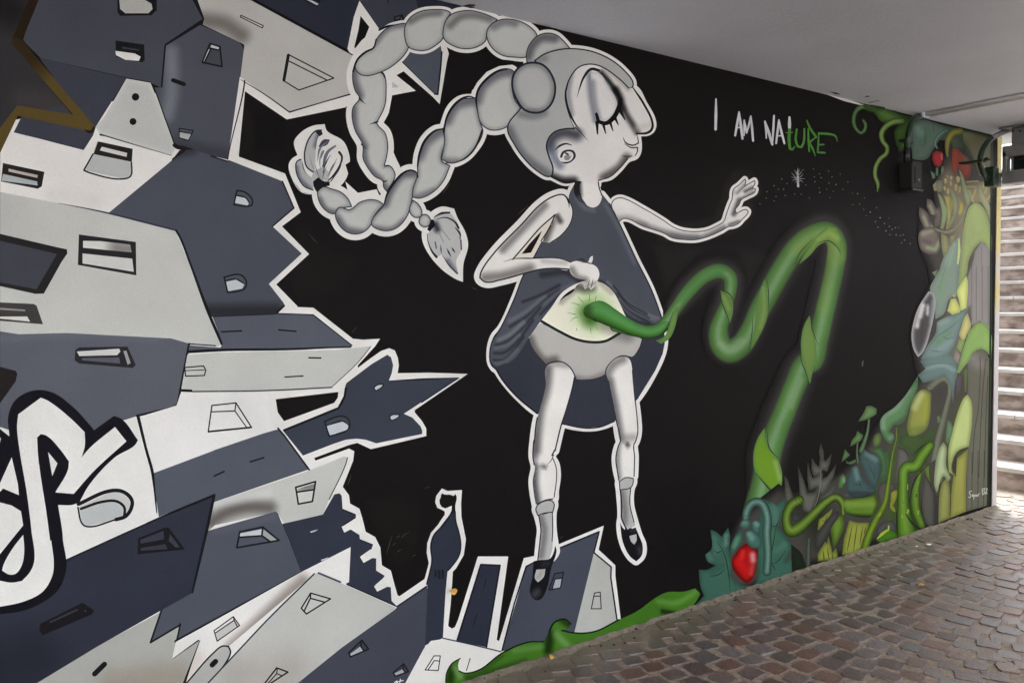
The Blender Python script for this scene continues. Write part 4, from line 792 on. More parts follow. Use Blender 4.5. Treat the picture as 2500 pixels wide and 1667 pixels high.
# neck and chest
Paint().fill('N: 1060,1310 1030,1420 1040,1490 O: 1245,310 1310,400 1370,420 1420,390 1450,300 1420,190 1405,120 1290,100', (221, 220, 216), sm=1, corner=80, sh=[('N: 1030,1340 1040,1480', 46, (50, 50, 52), .9)], h=5).line('N: 1215,1340 1225,1400 1252,1480', 12, (40, 44, 50)).build('neck', girl)
K('O')
Paint().fill('1195,150 1270,140 1235,220 1255,320 1300,390 1230,360 1180,260', (32, 32, 36), sm=1, sh=[('1230,330 1290,400', 50, (96, 100, 110), .6)]).build('dress_collar', girl)
Paint().fill('1000,470 1130,340 1168,440 1150,560 1060,682 960,752 880,748 900,690 960,600', (220, 219, 214), sm=1, corner=70, sh=[('960,560 900,720', 80, (70, 68, 66), .9), ('1020,500 1050,550', 50, (60, 60, 60), .9)], h=5).line('1130,345 1168,440 1150,560 1060,682 960,752', 10, (30, 32, 38)).build('chest', girl)
Paint().fill('590,925 860,605 1000,490 940,620 870,745 790,895', (214, 208, 196)).fill('680,862 760,760 875,638 850,700 770,850 740,855', BK).line('1000,490 940,620 865,740', 10).build('arm_gap', girl)
Paint().fill(ARM_L, (220, 219, 214), sm=1, corner=80, sh=[('900,400 700,610 500,820', 70, (100, 98, 98), .75), ('330,1090 500,1070 760,1000', 90, (110, 106, 102), .85), ('880,930 1100,950', 40, (150, 148, 146), .5)], h=5).line('1125,340 1080,297 980,315 860,390 680,580 420,850 290,1040 280,1090 330,1130 480,1110 720,1045 860,1010 1000,1000 1140,1010', 14, (36, 40, 50)).line('1000,487 860,610 720,770 595,915', 13, (30, 32, 40)).line('510,938 600,910 760,905 1050,908 1150,945', 13, (40, 42, 50), taper=(.2, 1, .8, .5)).line('1110,320 1135,390 1135,420', 16, (26, 28, 32), taper=(1, .8, .3)).build('arm', girl)
Paint().fill('1150,950 1200,930 1310,945 1340,890 1362,880 1360,925 1345,955 1400,990 1425,1060 1405,1120 1390,1160 1345,1205 1320,1180 1285,1200 1270,1160 1292,1110 1200,1092 1150,1050 1138,1000', (221, 220, 216), sm=1, corner=70, sh=[('1160,1010 1210,1085 1290,1110', 60, (110, 108, 106), .8), ('1290,1180 1390,1140', 40, (120, 118, 116), .6)], h=5).line('1260,920 1310,945 1345,955', 12, (60, 60, 64)).line('1330,1110 1310,1180', 9, (80, 80, 80), taper=(.3, 1, .6)).line('1365,1100 1345,1190', 9, (80, 80, 80), taper=(.3, 1, .6)).line('1215,920 1260,910 1290,930', 14, (40, 40, 46), taper=(.3, 1, .4)).build('hand', girl)
K('h')
Paint().fill(ARM_R, (214, 213, 210), sm=1, corner=70, sh=[('O: 1600,545 1700,540 1850,600', 80, (120, 116, 114), .7), ('O: 1800,590 2100,680 2352,715', 70, (104, 102, 102), .85), ('O: 1560,370 1700,400', 90, (226, 226, 222), .7), ('h: 0,1410 300,1455 480,1450 700,1385 1000,1240', 120, (96, 96, 98), .85),
    ('h: 1290,700 1230,850 1190,960', 90, (70, 72, 74), .9), ('h: 1330,680 1560,560', 70, (96, 96, 98), .8), ('h: 1110,1170 1280,1110', 70, (84, 84, 84), .8), ('h: 1400,400 1250,560', 60, (120, 120, 122), .7), ('h: 1540,460 1400,530', 60, (90, 90, 92), .9), ('h: 1170,600 1200,520', 40, (150, 150, 150), .6)], h=4).line(ARM_R, 8.5, (52, 56, 60), closed=True, corner=70).line('h: 1405,430 1330,490 1250,570', 14, (90, 92, 94), taper=(1, .6, .2)).line('h: 1540,475 1480,500 1390,540', 14, (90, 92, 94), taper=(1, .8, .3)).build('arm', girl)
# head
K('N')
Paint().fill(HAIR, (168, 171, 169), sm=1, corner=70, sh=[('360,850 480,1080 740,1290', 90, (92, 94, 98), .8), ('480,700 600,720 700,690', 70, (104, 106, 110), .7), ('610,200 700,170', 80, (110, 112, 114), .6)]).line(HAIR, 13, (34, 38, 48), closed=True, corner=70).build('hair', girl)
ear = [('745,1010 790,920 890,880 1010,900', 110, (58, 60, 68), .9), ('770,1040 800,1120 850,1190', 80, (90, 98, 118), .7)]
Paint().fill(FACE, (216, 215, 212), sm=1, corner=70, sh=ear + [('1245,305 1320,390 1390,490', 46, (30, 30, 32), 1.0), ('1380,470 1425,560 1440,650', 66, (20, 20, 22), 1.1), ('1455,640 1495,720 1545,800 1590,875', 56, (48, 48, 50), .9), ('1290,260 1420,370 1500,450', 60, (150, 140, 136), .6), ('1135,330 1150,520 1195,760', 60, (110, 114, 126), .8),
    ('780,1310 880,1345 980,1345', 84, (34, 34, 36), 1.0), ('1490,1120 1420,1215 1270,1310', 80, (70, 66, 64), .85), ('960,300 930,500 960,700', 50, (120, 122, 128), .7), ('1590,840 1720,800', 60, (190, 184, 176), .5)], h=5).build('face', girl)
fp = Paint().fill('1145,310 1200,300 1250,330 1310,430 1380,540 1400,610 1385,680 1320,750 1240,772 1200,720 1165,600 1150,450', (214, 214, 212), sm=1, sh=[('1160,400 1180,600 1215,740', 60, (120, 124, 132), .7)], rim=((150, 150, 152), 30, .4), h=5)
fp.line('905,500 945,360 1030,255 1130,225 1240,245 1430,375 1510,455', 12, (40, 42, 48)).line('1060,870 1000,800 925,640 905,500 930,390', 22, (26, 28, 34), taper=(.2, 1, 1, .5)).line('1000,830 1060,890 1125,965', 14, (60, 64, 74), taper=(1, .7, .1))
fp.line('1222,285 1150,272 1085,340 1040,450 1015,540', 26, (32, 34, 42), taper=(1.1, 1, .6, .1))
fp.line('1200,700 1220,775 1290,790 1360,740 1410,650 1430,560', 46, (20, 20, 22), taper=(.6, .8, 1, 1, .8)).line('1205,780 1210,890', 34, (22, 22, 24), taper=(1, .4)).line('1262,785 1288,886', 32, (22, 22, 24), taper=(1, .3)).line('1328,768 1358,862', 30, (22, 22, 24), taper=(1, .3)).line('1378,738 1410,805', 30, (22, 22, 24), taper=(1, .3)).line('1425,665 1474,756', 34, (22, 22, 24), taper=(1, .3))
fp.line('1550,450 1650,600 1738,800 1728,850 1690,880 1585,890', 26, (22, 22, 26), taper=(.4, .8, .8, .8, 1, .6)).line('1455,925 1480,975 1550,1000 1602,980 1595,920', 14, (36, 38, 44), taper=(.3, 1, 1, .8, .6)).line('1470,985 1530,1022 1592,1020 1592,1060 1570,1100', 12, (40, 42, 48), taper=(.4, 1, 1, .7)).line('1445,1100 1500,1108 1540,1100', 18, (70, 68, 68), taper=(.2, 1, .3))
fp.line('990,840 900,843 800,873 745,930 722,1010 740,1090 785,1230 775,1285', 15, (36, 40, 50)).line('770,1300 900,1357 1000,1345', 20, (30, 30, 34)).line('1220,1335 1330,1300 1420,1222 1500,1130', 12, (44, 44, 48))
fp.fill('830,1090 850,1040 900,1005 960,1010 1000,1080 985,1130 940,1170 870,1165', (214, 214, 212), sm=1).line('800,1050 850,1005 910,985 965,1000', 22, (46, 48, 56), taper=(.2, 1, .8, .3)).line('862,1110 880,1070 930,1050 975,1060 992,1100 960,1150 910,1168 860,1160', 22, (40, 40, 44), taper=(1, 1, .8, 1, 1, .6, .8, .2)).fill('890,1105 930,1080 960,1110 930,1145 895,1140', (140, 134, 130), sm=1).line('905,1075 945,1095', 16, (32, 32, 34)).line('950,1085 958,1092', 34, (205, 205, 204))
fp.build('face_features', girl)
Paint().fill('600,210 700,240 790,370 805,480 770,600 700,670 610,690 510,660 440,570 395,440 410,320 480,240', (174, 177, 175), sm=1, rim=((88, 90, 94), 70, .6), sh=[('560,680 660,690', 60, (90, 90, 92), .5)]).line('600,210 700,240 790,370 805,480 770,600 700,670 610,690 510,660 440,570 395,440 410,320 480,240', 20, (36, 40, 52), closed=True).build('hair_bun', girl)
# ------------------------------------------------------------------ painted vine
vine = empty('painted_vine', wall)
tag(vine, 'twisting green stem that grows from the belly down to the plants')
K('T')
VP = 'T: -190,1165 60,1210 230,1190 310,1110 400,980 540,800 690,670 820,635 905,690 915,800 885,930 840,1060 800,1200 820,1330 900,1400 1020,1340 1110,1200 1180,1040 1280,850 1420,600 1560,400 1700,290 1850,260 1930,360 1920,560 1870,800 1810,1050 1750,1300 1690,1500 U: 1440,150 1340,350 1240,600 1150,820 1080,1050 1060,1200 1010,1400 960,1560'
VR = [50, 58, 60, 60, 62, 70, 74, 76, 74, 66, 62, 80, 96, 108, 118, 112, 104, 104, 108, 108, 108, 104, 100, 96, 96, 98, 100, 104, 108, 112, 112, 112, 118, 126, 130, 128, 126]
VR = np.interp(np.linspace(0, 1, len(px(VP))), np.linspace(0, 1, len(VR)), VR).tolist(); K('T')
GL = (52, 48, 49)
GR_ = [60, 130] + [165] * 7 + [170] * 6 + [190] * 10 + [190, 200, 210, 220, 220, 225, 200, 150]
Paint().tube('T: 330,1110 400,980 540,800 690,670 820,640 905,690 915,800 885,930 840,1060 810,1200 830,1330 900,1400 1020,1340 1110,1200 1180,1040 1280,850 1420,600 1560,400 1700,270 1830,220 1930,360 1920,560 1870,800 1810,1050 1750,1300 1690,1500 U: 1440,150 1340,350 1240,600 1150,820 1080,1050 1060,1200 1010,1400', GR_,
  [(-1, BK), (-.82, (30, 28, 28)), (-.5, GL), (.5, GL), (.82, (30, 28, 28)), (1, BK)], h=9).build('vine_glow', vine)
PRF = [(-1, (48, 54, 45)), (-.8, (66, 98, 54)), (-.3, (84, 124, 64)), (-.08, (106, 140, 98)), (.12, (108, 140, 100)), (.4, (80, 118, 62)), (.8, (62, 92, 48)), (1, (44, 48, 40))]
Paint().tube(VP, VR[:37], PRF, h=5, sh=[('T: 1560,420 1750,300 1900,330 1950,500', 130, (112, 138, 66), .6), ('T: 1880,400 1860,700 1800,1000', 90, (112, 138, 72), .5), ('T: 450,900 650,690 820,640', 80, (70, 118, 62), .7), ('T: 820,1330 900,1370 1020,1300', 60, (128, 150, 120), .6), ('U: 1400,300 1300,560', 50, (120, 142, 112), .6)]).build('vine_stem', vine)
Paint().tube('P: 1340,235 1420,235 1520,285 1650,355 1780,415 1900,440 2000,415 2060,370', [70, 104, 92, 74, 64, 58, 52, 40], [(-1, (58, 104, 52)), (-.6, (74, 130, 66)), (-.1, (82, 138, 78)), (.4, (62, 116, 44)), (.85, (36, 70, 26)), (1, (24, 44, 18))], h=4, sh=[('P: 1310,220 1310,310', 90, (44, 66, 26), .8), ('P: 1370,160 1400,150', 50, (96, 140, 92), .5)]).build('vine_root', vine)
YG = (94, 124, 60)
def coil(pts, col, sh=()):
    Paint().fill(pts, col, sm=1, corner=50, rim=((82, 118, 60), 34, 1.0), sh=sh, h=4).build('vine_coil', vine)
coil('T: 820,820 880,850 935,930 938,1020 910,1135 870,1020 830,900', YG, [('850,880 900,1000', 30, (128, 148, 84), .6)])
coil('T: 1240,715 1265,820 1278,950 1265,1080 1210,1220 1110,1385 1140,1200 1160,1020 1185,860', YG, [('1230,800 1240,1000 1200,1180', 36, (122, 144, 92), .6)])
coil('T: 1570,570 1640,450 1740,300 1850,200 1930,220 1975,330 1970,460 1930,400 1850,345 1760,390 1680,480', (112, 140, 64), [('1750,330 1850,270 1940,320', 40, (132, 156, 90), .6)])
coil('T: 1670,1060 1715,1230 1740,1420 1735,1568 U: 1530,120 1480,340 1430,200 1400,60 T: 1590,1300 1620,1150', (100, 126, 64))
coil('U: 1045,760 1065,900 1165,1050 1212,1190 1195,1435 1080,1330 960,1190 938,1030 975,870', (98, 134, 38), [('1150,1090 1190,1250', 40, (138, 160, 104), .6)])
coil('T: 200,1300 280,1260 340,1120 380,1000 415,960 390,1150 330,1280 250,1330', (104, 134, 72))
for s_, w_ in (('T: 830,805 900,850 945,915', 12), ('T: 815,880 860,1010 912,1130', 12), ('T: 1265,700 1280,860 1275,1000', 10), ('T: 1130,1060 1120,1230 1090,1390', 9), ('T: 1520,590 1580,460 1700,330', 10), ('T: 1740,370 1850,345 1930,400 1975,480', 10), ('T: 1690,1020 1690,1150 1750,1340', 11), ('U: 1385,0 1400,130 1450,260 1475,360', 11), ('U: 1070,800 1090,950 1175,1055', 13), ('U: 960,1190 1060,1310 1190,1440', 16), ('T: 230,1270 300,1180 370,1020', 9)): Paint().line(s_, w_, (46, 52, 46), taper=(.2, 1, .3)).build('vine_crease', vine)
# ------------------------------------------------------------------ painted plants
plants = empty('painted_plants', wall)
tag(plants, 'jungle of green leaves, stems and mushrooms')
def leafy(name, pts, col, rim=(40, 60, 50), rw=50, ra=.6, sh=(), veins=(), vw=9, vcol=(34, 48, 44), sm=1, corner=50, edge=None, ew=8, label=None, h=6):
    p = Paint().fill(pts, col, sm=sm, corner=corner, rim=(rim, rw, ra), sh=sh, h=h)
    if edge: p.line(pts, ew, edge, closed=True, corner=corner)
    for v in veins: p.line(v, vw, vcol, taper=(.3, 1, .4))
    return p.build(name, plants, label)
DK = (30, 32, 30)
# dim undergrowth behind everything, and the glow that fades into the black
Paint().fill('X: 1080,1250 1180,1100 1250,560 1900,590 n: 2421,340 2418,1233 1900,1410 1700,1490 1740,1400 1800,1260 1900,1180 f: 250,900 900,560 1150,330 d: 250,760 330,640 640,420 820,120 c: 760,1330 700,1000 760,700 900,420 1000,250 960,0 b: 850,1230 830,900 930,640 1080,600 1040,430', (64, 62, 58), sm=0, rim=((24, 22, 22), 150, 1.0), sh=[('b: 1350,200 1500,1100', 420, (124, 116, 98), .9), ('c: 1500,200 1300,1400', 330, (104, 106, 96), .8), ('d: 1500,600 1200,1500', 400, (66, 72, 50), .8), ('d: 700,1000 500,1400', 300, (64, 82, 48), .8), ('e: 300,600 700,1200', 300, (60, 78, 36), .8), ('f: 300,900 700,1500', 400, (34, 38, 28), .85), ('X: 1300,800 1500,1100', 300, (52, 46, 46), .8)], h=8).build('undergrowth', plants)  # pale tones on the right hold haze from light off the wall gloss
# ground creeper along the foot of the wall
GC = (62, 106, 34)
cp = 'S: 540,1580 545,1480 600,1380 680,1330 660,1390 670,1450 720,1470 860,1440 1080,1280 1330,1175 1480,1170 1530,1080 1580,990 1680,955 1740,1000 1715,1040 1650,1060 1760,1085 1960,1075 2200,960 2352,890 g: 100,700 280,690 380,660 430,710 400,770 330,850 n: 1650,1505 1100,1690'
Paint().fill(cp, GC, sm=1, corner=55, sh=[('S: 600,1420 580,1560', 70, (24, 44, 14), .9), ('S: 630,1420 680,1500', 60, (118, 152, 98), .7), ('S: 1540,1100 1520,1250', 80, (22, 38, 14), .95), ('S: 1600,1100 1700,1200', 70, (106, 146, 88), .6), ('S: 1650,960 1720,1010', 60, (26, 46, 16), .9), ('S: 1200,1250 1450,1220', 60, (96, 140, 78), .5), ('g: 30,780 200,800 380,700', 50, (104, 146, 70), .5), ('g: 70,880 180,900', 44, (20, 30, 16), .9), ('S: 750,1520 1300,1360', 60, (36, 62, 22), .7), ('S: 900,1440 1080,1300', 40, (40, 66, 24), .6)], h=5).line('S: 545,1560 548,1480 600,1380 680,1330', 12, (24, 32, 16)).line('S: 670,1450 720,1470 860,1440 1080,1280 1330,1175 1480,1170', 14, (24, 32, 18)).line('S: 1530,1080 1580,990 1680,955 1740,1000', 16, (22, 32, 16)).line('S: 1655,1062 1760,1085 1960,1075 2200,960', 16, (26, 36, 20)).build('painted_creeper', plants, 'bright green creeper curling along the foot of the wall')
# strawberry plant
K('V')
LF_ = (56, 92, 78)
leafy('painted_leaf', '220,940 300,940 380,900 300,860 280,800 340,740 330,560 370,570 440,625 500,535 520,620 510,760 540,900 520,1000 600,1080 780,1090 n: 1850,1424 1700,1480 V: 180,1285 270,1190 235,1100', LF_, rim=(38, 62, 54), rw=40, sh=[('360,640 390,760', 60, (78, 116, 98), .6), ('480,600 480,700', 30, (110, 140, 132), .6), ('300,780 330,840', 40, (84, 116, 108), .6), ('450,900 350,980', 40, (44, 74, 62), .6)], veins=('395,670 460,780 500,950 520,1140', '440,760 400,780 370,760', '480,930 400,990 330,1005'), vw=11)
leafy('painted_leaf', '830,260 900,290 935,300 960,330 1045,255 1050,330 1010,440 980,540 1030,600 1105,720 1080,800 1050,860 1145,810 1130,950 1100,990 n: 1840,1428 V: 770,1060 780,800 800,500', LF_, rim=(36, 60, 52), rw=40, sh=[('940,330 960,480', 60, (84, 120, 106), .5), ('920,600 900,800', 60, (70, 110, 74), .6), ('960,760 1040,700', 50, (80, 116, 100), .5)], veins=('960,520 930,700 900,860', '890,880 960,870 1050,760', '905,870 930,900 950,950', '1000,440 960,530 900,520'), vw=10)
Paint().tube('V: 870,960 880,800 870,600 870,420 810,300 740,300 680,380 670,450', [42, 40, 44, 44, 42, 42, 42, 36], [(-1, (36, 56, 50)), (-.4, (66, 100, 88)), (.1, (110, 140, 128)), (.5, (64, 96, 84)), (1, (30, 46, 42))], h=4).build('painted_stem', plants)
leafy('painted_strawberry', '530,860 560,800 650,700 720,690 790,750 780,850 760,970 720,1050 680,1075 620,1030 560,960', (150, 22, 22), rim=(70, 14, 14), rw=60, ra=.8, sh=[('735,800 740,850', 50, (214, 150, 150), .85), ('640,770 630,820', 50, (196, 40, 36), .8), ('600,860 680,960', 90, (190, 28, 28), .6), ('740,900 720,980', 40, (206, 90, 90), .5)], label='glossy red strawberry hanging under green sepals', h=4)
for pts, sh in (('520,800 530,700 580,600 620,560 640,600 630,680 570,750 530,810', [('590,640 560,720', 40, (84, 134, 88), .7)]), ('610,520 640,470 700,460 720,500 700,550 640,550', [('640,490 670,490', 40, (104, 140, 128), .6)]), ('720,500 760,470 810,490 810,580 770,610 730,560', [('760,490 780,510', 40, (120, 156, 146), .6)]), ('670,580 730,560 790,600 825,690 800,740 720,730 680,680', [('700,600 730,640', 50, (110, 146, 134), .7)])):
    leafy('painted_sepal', 'V: ' + pts, (62, 98, 88), rim=(34, 54, 50), rw=34, sh=sh, h=4)
# spiky dark leaves
K('f')
for pts in ('90,650 130,700 220,960 150,1080 100,1000', '280,510 340,650 380,760 420,900 520,890 590,760 600,800 560,1000 480,1200 360,1150 310,950', '420,450 450,560 490,680 580,640 600,560 640,620 640,690 700,660 780,560 835,480 800,640 720,820 640,940 590,900 560,820 440,860 415,700', '480,390 530,470 580,520 600,400 580,300 610,180 650,310 660,430 680,440 770,330 740,480 700,590 640,570 600,640 500,660 475,560', '890,630 820,820 760,960 640,1000 560,1090 600,950 700,880 800,760'):
    leafy('painted_spiky_leaf', 'f: ' + pts, (90, 92, 83), rim=(46, 46, 41), rw=60, ra=.7, sm=0, h=6)
Paint().line('f: 610,560 600,800 560,1000 500,1140', 12, (110, 112, 104), taper=(.4, 1, .3)).build('painted_stem', plants)
# big curling stem and pods
K('f')
Paint().tube('f: 300,1000 200,1060 130,1180 120,1330 180,1440 290,1400 420,1290 560,1150 700,1020 830,960 920,1040 930,1200', [70, 70, 66, 70, 90, 90, 74, 66, 60, 56, 52, 30], [(-1, (34, 50, 18)), (-.5, (78, 104, 36)), (-.1, (112, 134, 60)), (.4, (76, 104, 34)), (1, (28, 42, 14))], h=4).build('painted_stem', plants)
leafy('painted_pod', '930,975 1080,970 1250,940 1405,905 1420,1050 1400,1150 1330,1240 1180,1250 1050,1220 940,1170', (88, 118, 40), rim=(40, 56, 20), rw=60, ra=.8, sh=[('960,1060 1350,1050', 90, (116, 142, 62), .7), ('1000,1230 1300,1240', 60, (30, 40, 18), .8)], h=5)
leafy('painted_pod', '770,1290 850,1230 920,1220 945,1330 930,1430 870,1568 V: 1510,740 1490,620 1480,520', (96, 126, 46), rim=(46, 62, 24), rw=50, ra=.7, sh=[('860,1300 860,1420', 50, (122, 150, 72), .6)], h=5)
for pts in ('V: 1360,860 1355,800 1385,740 1400,720 1430,670 1445,690 1460,620 1480,700 1500,780 1530,730 1550,800 1540,840', 'V: 1355,560 1370,460 1400,440 1500,355 1490,400 1440,490 1370,560', 'V: 1590,800 1610,640 1660,470 1740,490 1850,490 1840,560 1780,740 1700,790'):
    leafy('painted_grass_tuft', pts, (132, 140, 60), rim=(70, 78, 34), rw=34, sm=0, h=5)
K('V')
for a_ in ('1410,760 1420,860', '1450,730 1465,840', '1500,790 1500,840', '1690,510 1640,760', '1735,510 1700,760', '1790,520 1760,700', '1400,470 1420,480', '1450,420 1420,500', '1820,530 1800,600'): Paint().line(a_, 11, (64, 68, 36), taper=(.4, 1, .5)).build('painted_grass_line', plants)
leafy('painted_leaf', 'V: 1330,740 1345,600 1400,520 1520,390 1560,380 1560,430 1500,520 1440,640 1370,750', (66, 66, 64), rim=(34, 34, 32), rw=40, h=5)
Paint().tube('V: 1265,900 1270,760 1275,640', [22, 26, 16], [(-1, (40, 44, 38)), (0, (84, 92, 78)), (1, (40, 44, 38))], h=4).build('painted_stem', plants)
# blue-green leaves behind the pod
BG = (62, 84, 82)
leafy('painted_leaf', 'f: 1060,520 1130,500 1180,600 1270,740 1420,860 1300,940 1080,960 1000,900 980,720', BG, rim=(40, 48, 48), rw=60, sh=[('1110,560 1140,700', 60, (112, 138, 138), .7), ('1050,900 1300,900', 60, (36, 40, 42), .6)], veins=('1070,760 1200,800', '1140,700 1200,820', '1250,835 1350,840'))
leafy('painted_leaf', 'f: 1180,330 1230,260 1300,330 1420,370 1470,470 1460,620 1420,760 1390,850 1290,720 1210,560 1170,440', BG, rim=(42, 52, 54), rw=60, sh=[('1270,330 1400,420', 70, (110, 136, 136), .6)], veins=('1300,500 1350,600 1380,700', '1390,520 1380,700', '1250,400 1280,430'))
leafy('painted_bud', 'f: 880,680 920,620 970,660 970,720 920,830 860,820', (76, 118, 66), rim=(40, 56, 40), rw=40, sh=[('940,690 945,740', 30, (150, 170, 150), .6)], h=4)
# little mushrooms and flowers on thin stalks
for pts in ('U: 1940,700 1990,620 2020,555 2060,550 2120,580 2115,630 2050,670 1990,690', 'U: 1865,940 1880,880 1920,830 1930,790 1990,830 1970,880 1920,910', 'U: 1780,1090 1800,1020 1815,965 1865,1020 1830,1050', 'U: 1820,1070 1850,1090 1920,1060 1920,1090 1870,1110 1830,1100'):
    leafy('painted_mushroom_cap', pts, (92, 124, 76), rim=(48, 64, 42), rw=36, h=4)
K('U')
Paint().tube('U: 2045,680 2030,800 2000,900 1970,980', [12, 16, 22, 26], [(-1, (40, 52, 40)), (0, (96, 122, 88)), (1, (40, 52, 40))], h=4).tube('U: 1935,900 1930,1000 1940,1100', [8, 12, 12], [(-1, (44, 56, 42)), (0, (92, 114, 84)), (1, (44, 56, 42))], h=4).build('painted_stalk', plants)
leafy('painted_bud', 'U: 2080,900 2100,830 2140,805 2165,840 2150,920 2100,950', (92, 118, 64), rim=(46, 56, 38), rw=40, h=4)
# tall leaf sweeping up the jungle's edge
leafy('painted_leaf', 'd: 830,100 820,280 700,560 640,740 560,800 480,800 420,900 460,920 490,1000 440,1080 380,1040 300,900 285,750 340,660 480,560 650,380 760,210', (84, 120, 80), rim=(52, 76, 52), rw=60, sh=[('700,300 520,560 340,700 330,850', 60, (128, 150, 130), .7), ('430,1000 470,950', 40, (120, 146, 128), .6), ('640,700 500,800', 60, (64, 84, 58), .6)])
leafy('painted_leaf', 'd: 560,980 720,900 900,960 1060,820 1080,900 1000,1060 860,1180 740,1260 700,1180 560,1100', (58, 78, 44), rim=(46, 60, 38), rw=80, ra=.5)
leafy('painted_pod', 'd: 860,310 950,290 1010,340 1015,450 1000,700 950,860 800,960 700,960 670,850 700,650 760,430', (128, 134, 66), rim=(72, 80, 50), rw=70, ra=.7, sh=[('880,360 780,560', 80, (170, 178, 128), .7), ('960,420 940,700', 70, (136, 140, 52), .6), ('740,880 900,860', 80, (92, 108, 48), .6)], label='pale yellow-green pod hanging under a hooked stem')
Paint().tube('d: 1000,260 1100,170 1200,130 1280,200 1290,330 1240,560 1180,800 1130,1000 1080,1250 1050,1500', [60, 66, 60, 44, 40, 46, 52, 60, 60, 60], [(-1, (62, 62, 56)), (-.3, (92, 92, 80)), (.4, (112, 118, 100)), (1, (58, 62, 52))], h=6).build('painted_stem', plants)
leafy('painted_leaf', 'd: 830,90 940,0 c: 860,1360 1000,1250 1200,1200 1350,1300 1400,1440 d: 1390,80 1360,220 1330,500 1290,250 1200,100 1100,150 900,200', (96, 116, 112), rim=(70, 84, 82), rw=70, ra=.6, sh=[('c: 900,1480 1200,1420 1350,1490', 50, (134, 156, 150), .6)], veins=('c: 900,1440 1100,1390 1350,1400',), vcol=(74, 84, 84))
# leaves, bubble and mushrooms up the right-hand band
leafy('painted_leaf', 'c: 870,1330 960,1150 1080,960 1100,800 1200,740 1430,660 1575,575 1500,700 1430,880 1350,1120 1250,1260 1100,1320', (108, 128, 122), rim=(84, 98, 96), rw=50, ra=.6, sh=[('1150,820 1250,780', 80, (130, 148, 142), .6), ('1100,1100 1250,960', 90, (96, 128, 92), .6), ('1150,1180 1300,1080', 70, (124, 142, 146), .6)], veins=('1020,1120 1130,990 1280,890 1450,740', '1170,990 1250,1040 1340,1020', '1000,1200 1100,1220 1190,1220'), vcol=(70, 82, 80))
leafy('painted_leaf', 'b: 1390,1060 1440,1000 1440,1300 1420,1560 c: 1400,400 1280,470 1200,680 1080,760 1060,500 1000,330 1080,150 1160,0 b: 1120,1560 1200,1330 1300,1150', (118, 136, 122), rim=(92, 106, 98), rw=60, ra=.5, sh=[('c: 1200,100 1150,450', 60, (112, 142, 108), .7), ('b: 1340,1150 1250,1450', 60, (136, 156, 140), .6)], veins=('b: 1330,1180 1260,1400 c: 1200,100 1130,350', 'c: 1110,280 1130,310'), vcol=(92, 110, 100))
Paint().line('b: 1415,1080 1420,1250 1400,1430', 38, (176, 186, 130), taper=(.5, 1, .6)).build('painted_highlight', plants)
leafy('painted_bubble', 'c: 980,360 1050,380 1080,480 1060,700 1010,920 950,1130 880,1260 830,1300 770,1200 735,1000 770,780 840,580', (72, 70, 72), rim=(176, 176, 176), rw=60, ra=.8, sh=[('900,560 820,860', 60, (206, 206, 202), .95), ('970,570 965,690', 34, (206, 206, 204), .9), ('1040,500 1010,800', 40, (132, 140, 142), .7), ('880,780 870,1080', 60, (66, 62, 62), .8)], label='shiny transparent bubble at the edge of the plants', h=5)
# big rounded mushrooms with striped stems
STM = (128, 124, 122)
leafy('painted_mushroom_stem', 'c: 1540,150 1600,0 b: 1650,1250 1740,1120 1840,1180 1885,1400 c: 1885,0 1880,950 1720,790 1600,860 1580,560 1530,600', STM, rim=(112, 108, 104), rw=40, ra=.5, sm=0)
leafy('painted_mushroom_cap', 'b: 1470,1000 1490,800 1560,620 1640,560 1720,580 1800,680 1850,820 1885,1000 1885,1330 1800,1150 1730,1120 1640,1210 1560,1380 1530,1560 c: 1400,380 1420,100 b: 1440,1300', (142, 156, 104), rim=(108, 120, 82), rw=60, ra=.6, sh=[('1640,640 1680,900', 120, (152, 168, 108), .6), ('1780,1000 1850,1200', 90, (138, 156, 88), .5)])
leafy('painted_mushroom_stem', 'd: 1540,0 c: 1540,1380 1640,1220 1740,1180 1820,1240 1875,1400 d: 1880,0 1865,800 1850,1210 e: 1840,780 1525,870 1530,200 1545,20', (92, 92, 80), rim=(76, 76, 68), rw=40, ra=.5, sm=0, sh=[('c: 1600,1300 1700,1400', 160, (122, 116, 114), .8)])
leafy('painted_mushroom_cap', 'c: 1400,1470 1440,1300 1500,1100 1590,900 1680,810 1760,805 1830,860 1880,970 1880,1330 1820,1230 1740,1180 1640,1220 1550,1370 1480,1450 d: 1370,140', (122, 152, 88), rim=(92, 116, 66), rw=50, ra=.6, sh=[('1680,880 1600,1000', 60, (150, 170, 104), .6)])
st = Paint()
for x0, y0, x1, y1 in ((1600, 20, 1600, 780), (1665, 0, 1665, 780), (1750, 0, 1750, 760), (1835, 0, 1835, 850)): st.line(f'c: {x0},{y0} {x1},{y1}', 9, (98, 94, 92))
for pts in ('c: 1720,1300 1720,1560 d: 1690,600 1640,900 1610,1500', 'c: 1800,1330 d: 1760,300 1720,1000 1700,1560', 'd: 1830,100 1800,800 1780,1560', 'e: 1605,20 1600,840', 'e: 1690,0 1690,820', 'e: 1780,0 1770,800'): st.line(pts, 11, (58, 58, 52))
st.line('b: 1600,1380 1560,1560', 9, (98, 94, 92)).line('b: 1740,1180 1745,1560', 8, (104, 100, 98)).build('mushroom_stripe', plants)
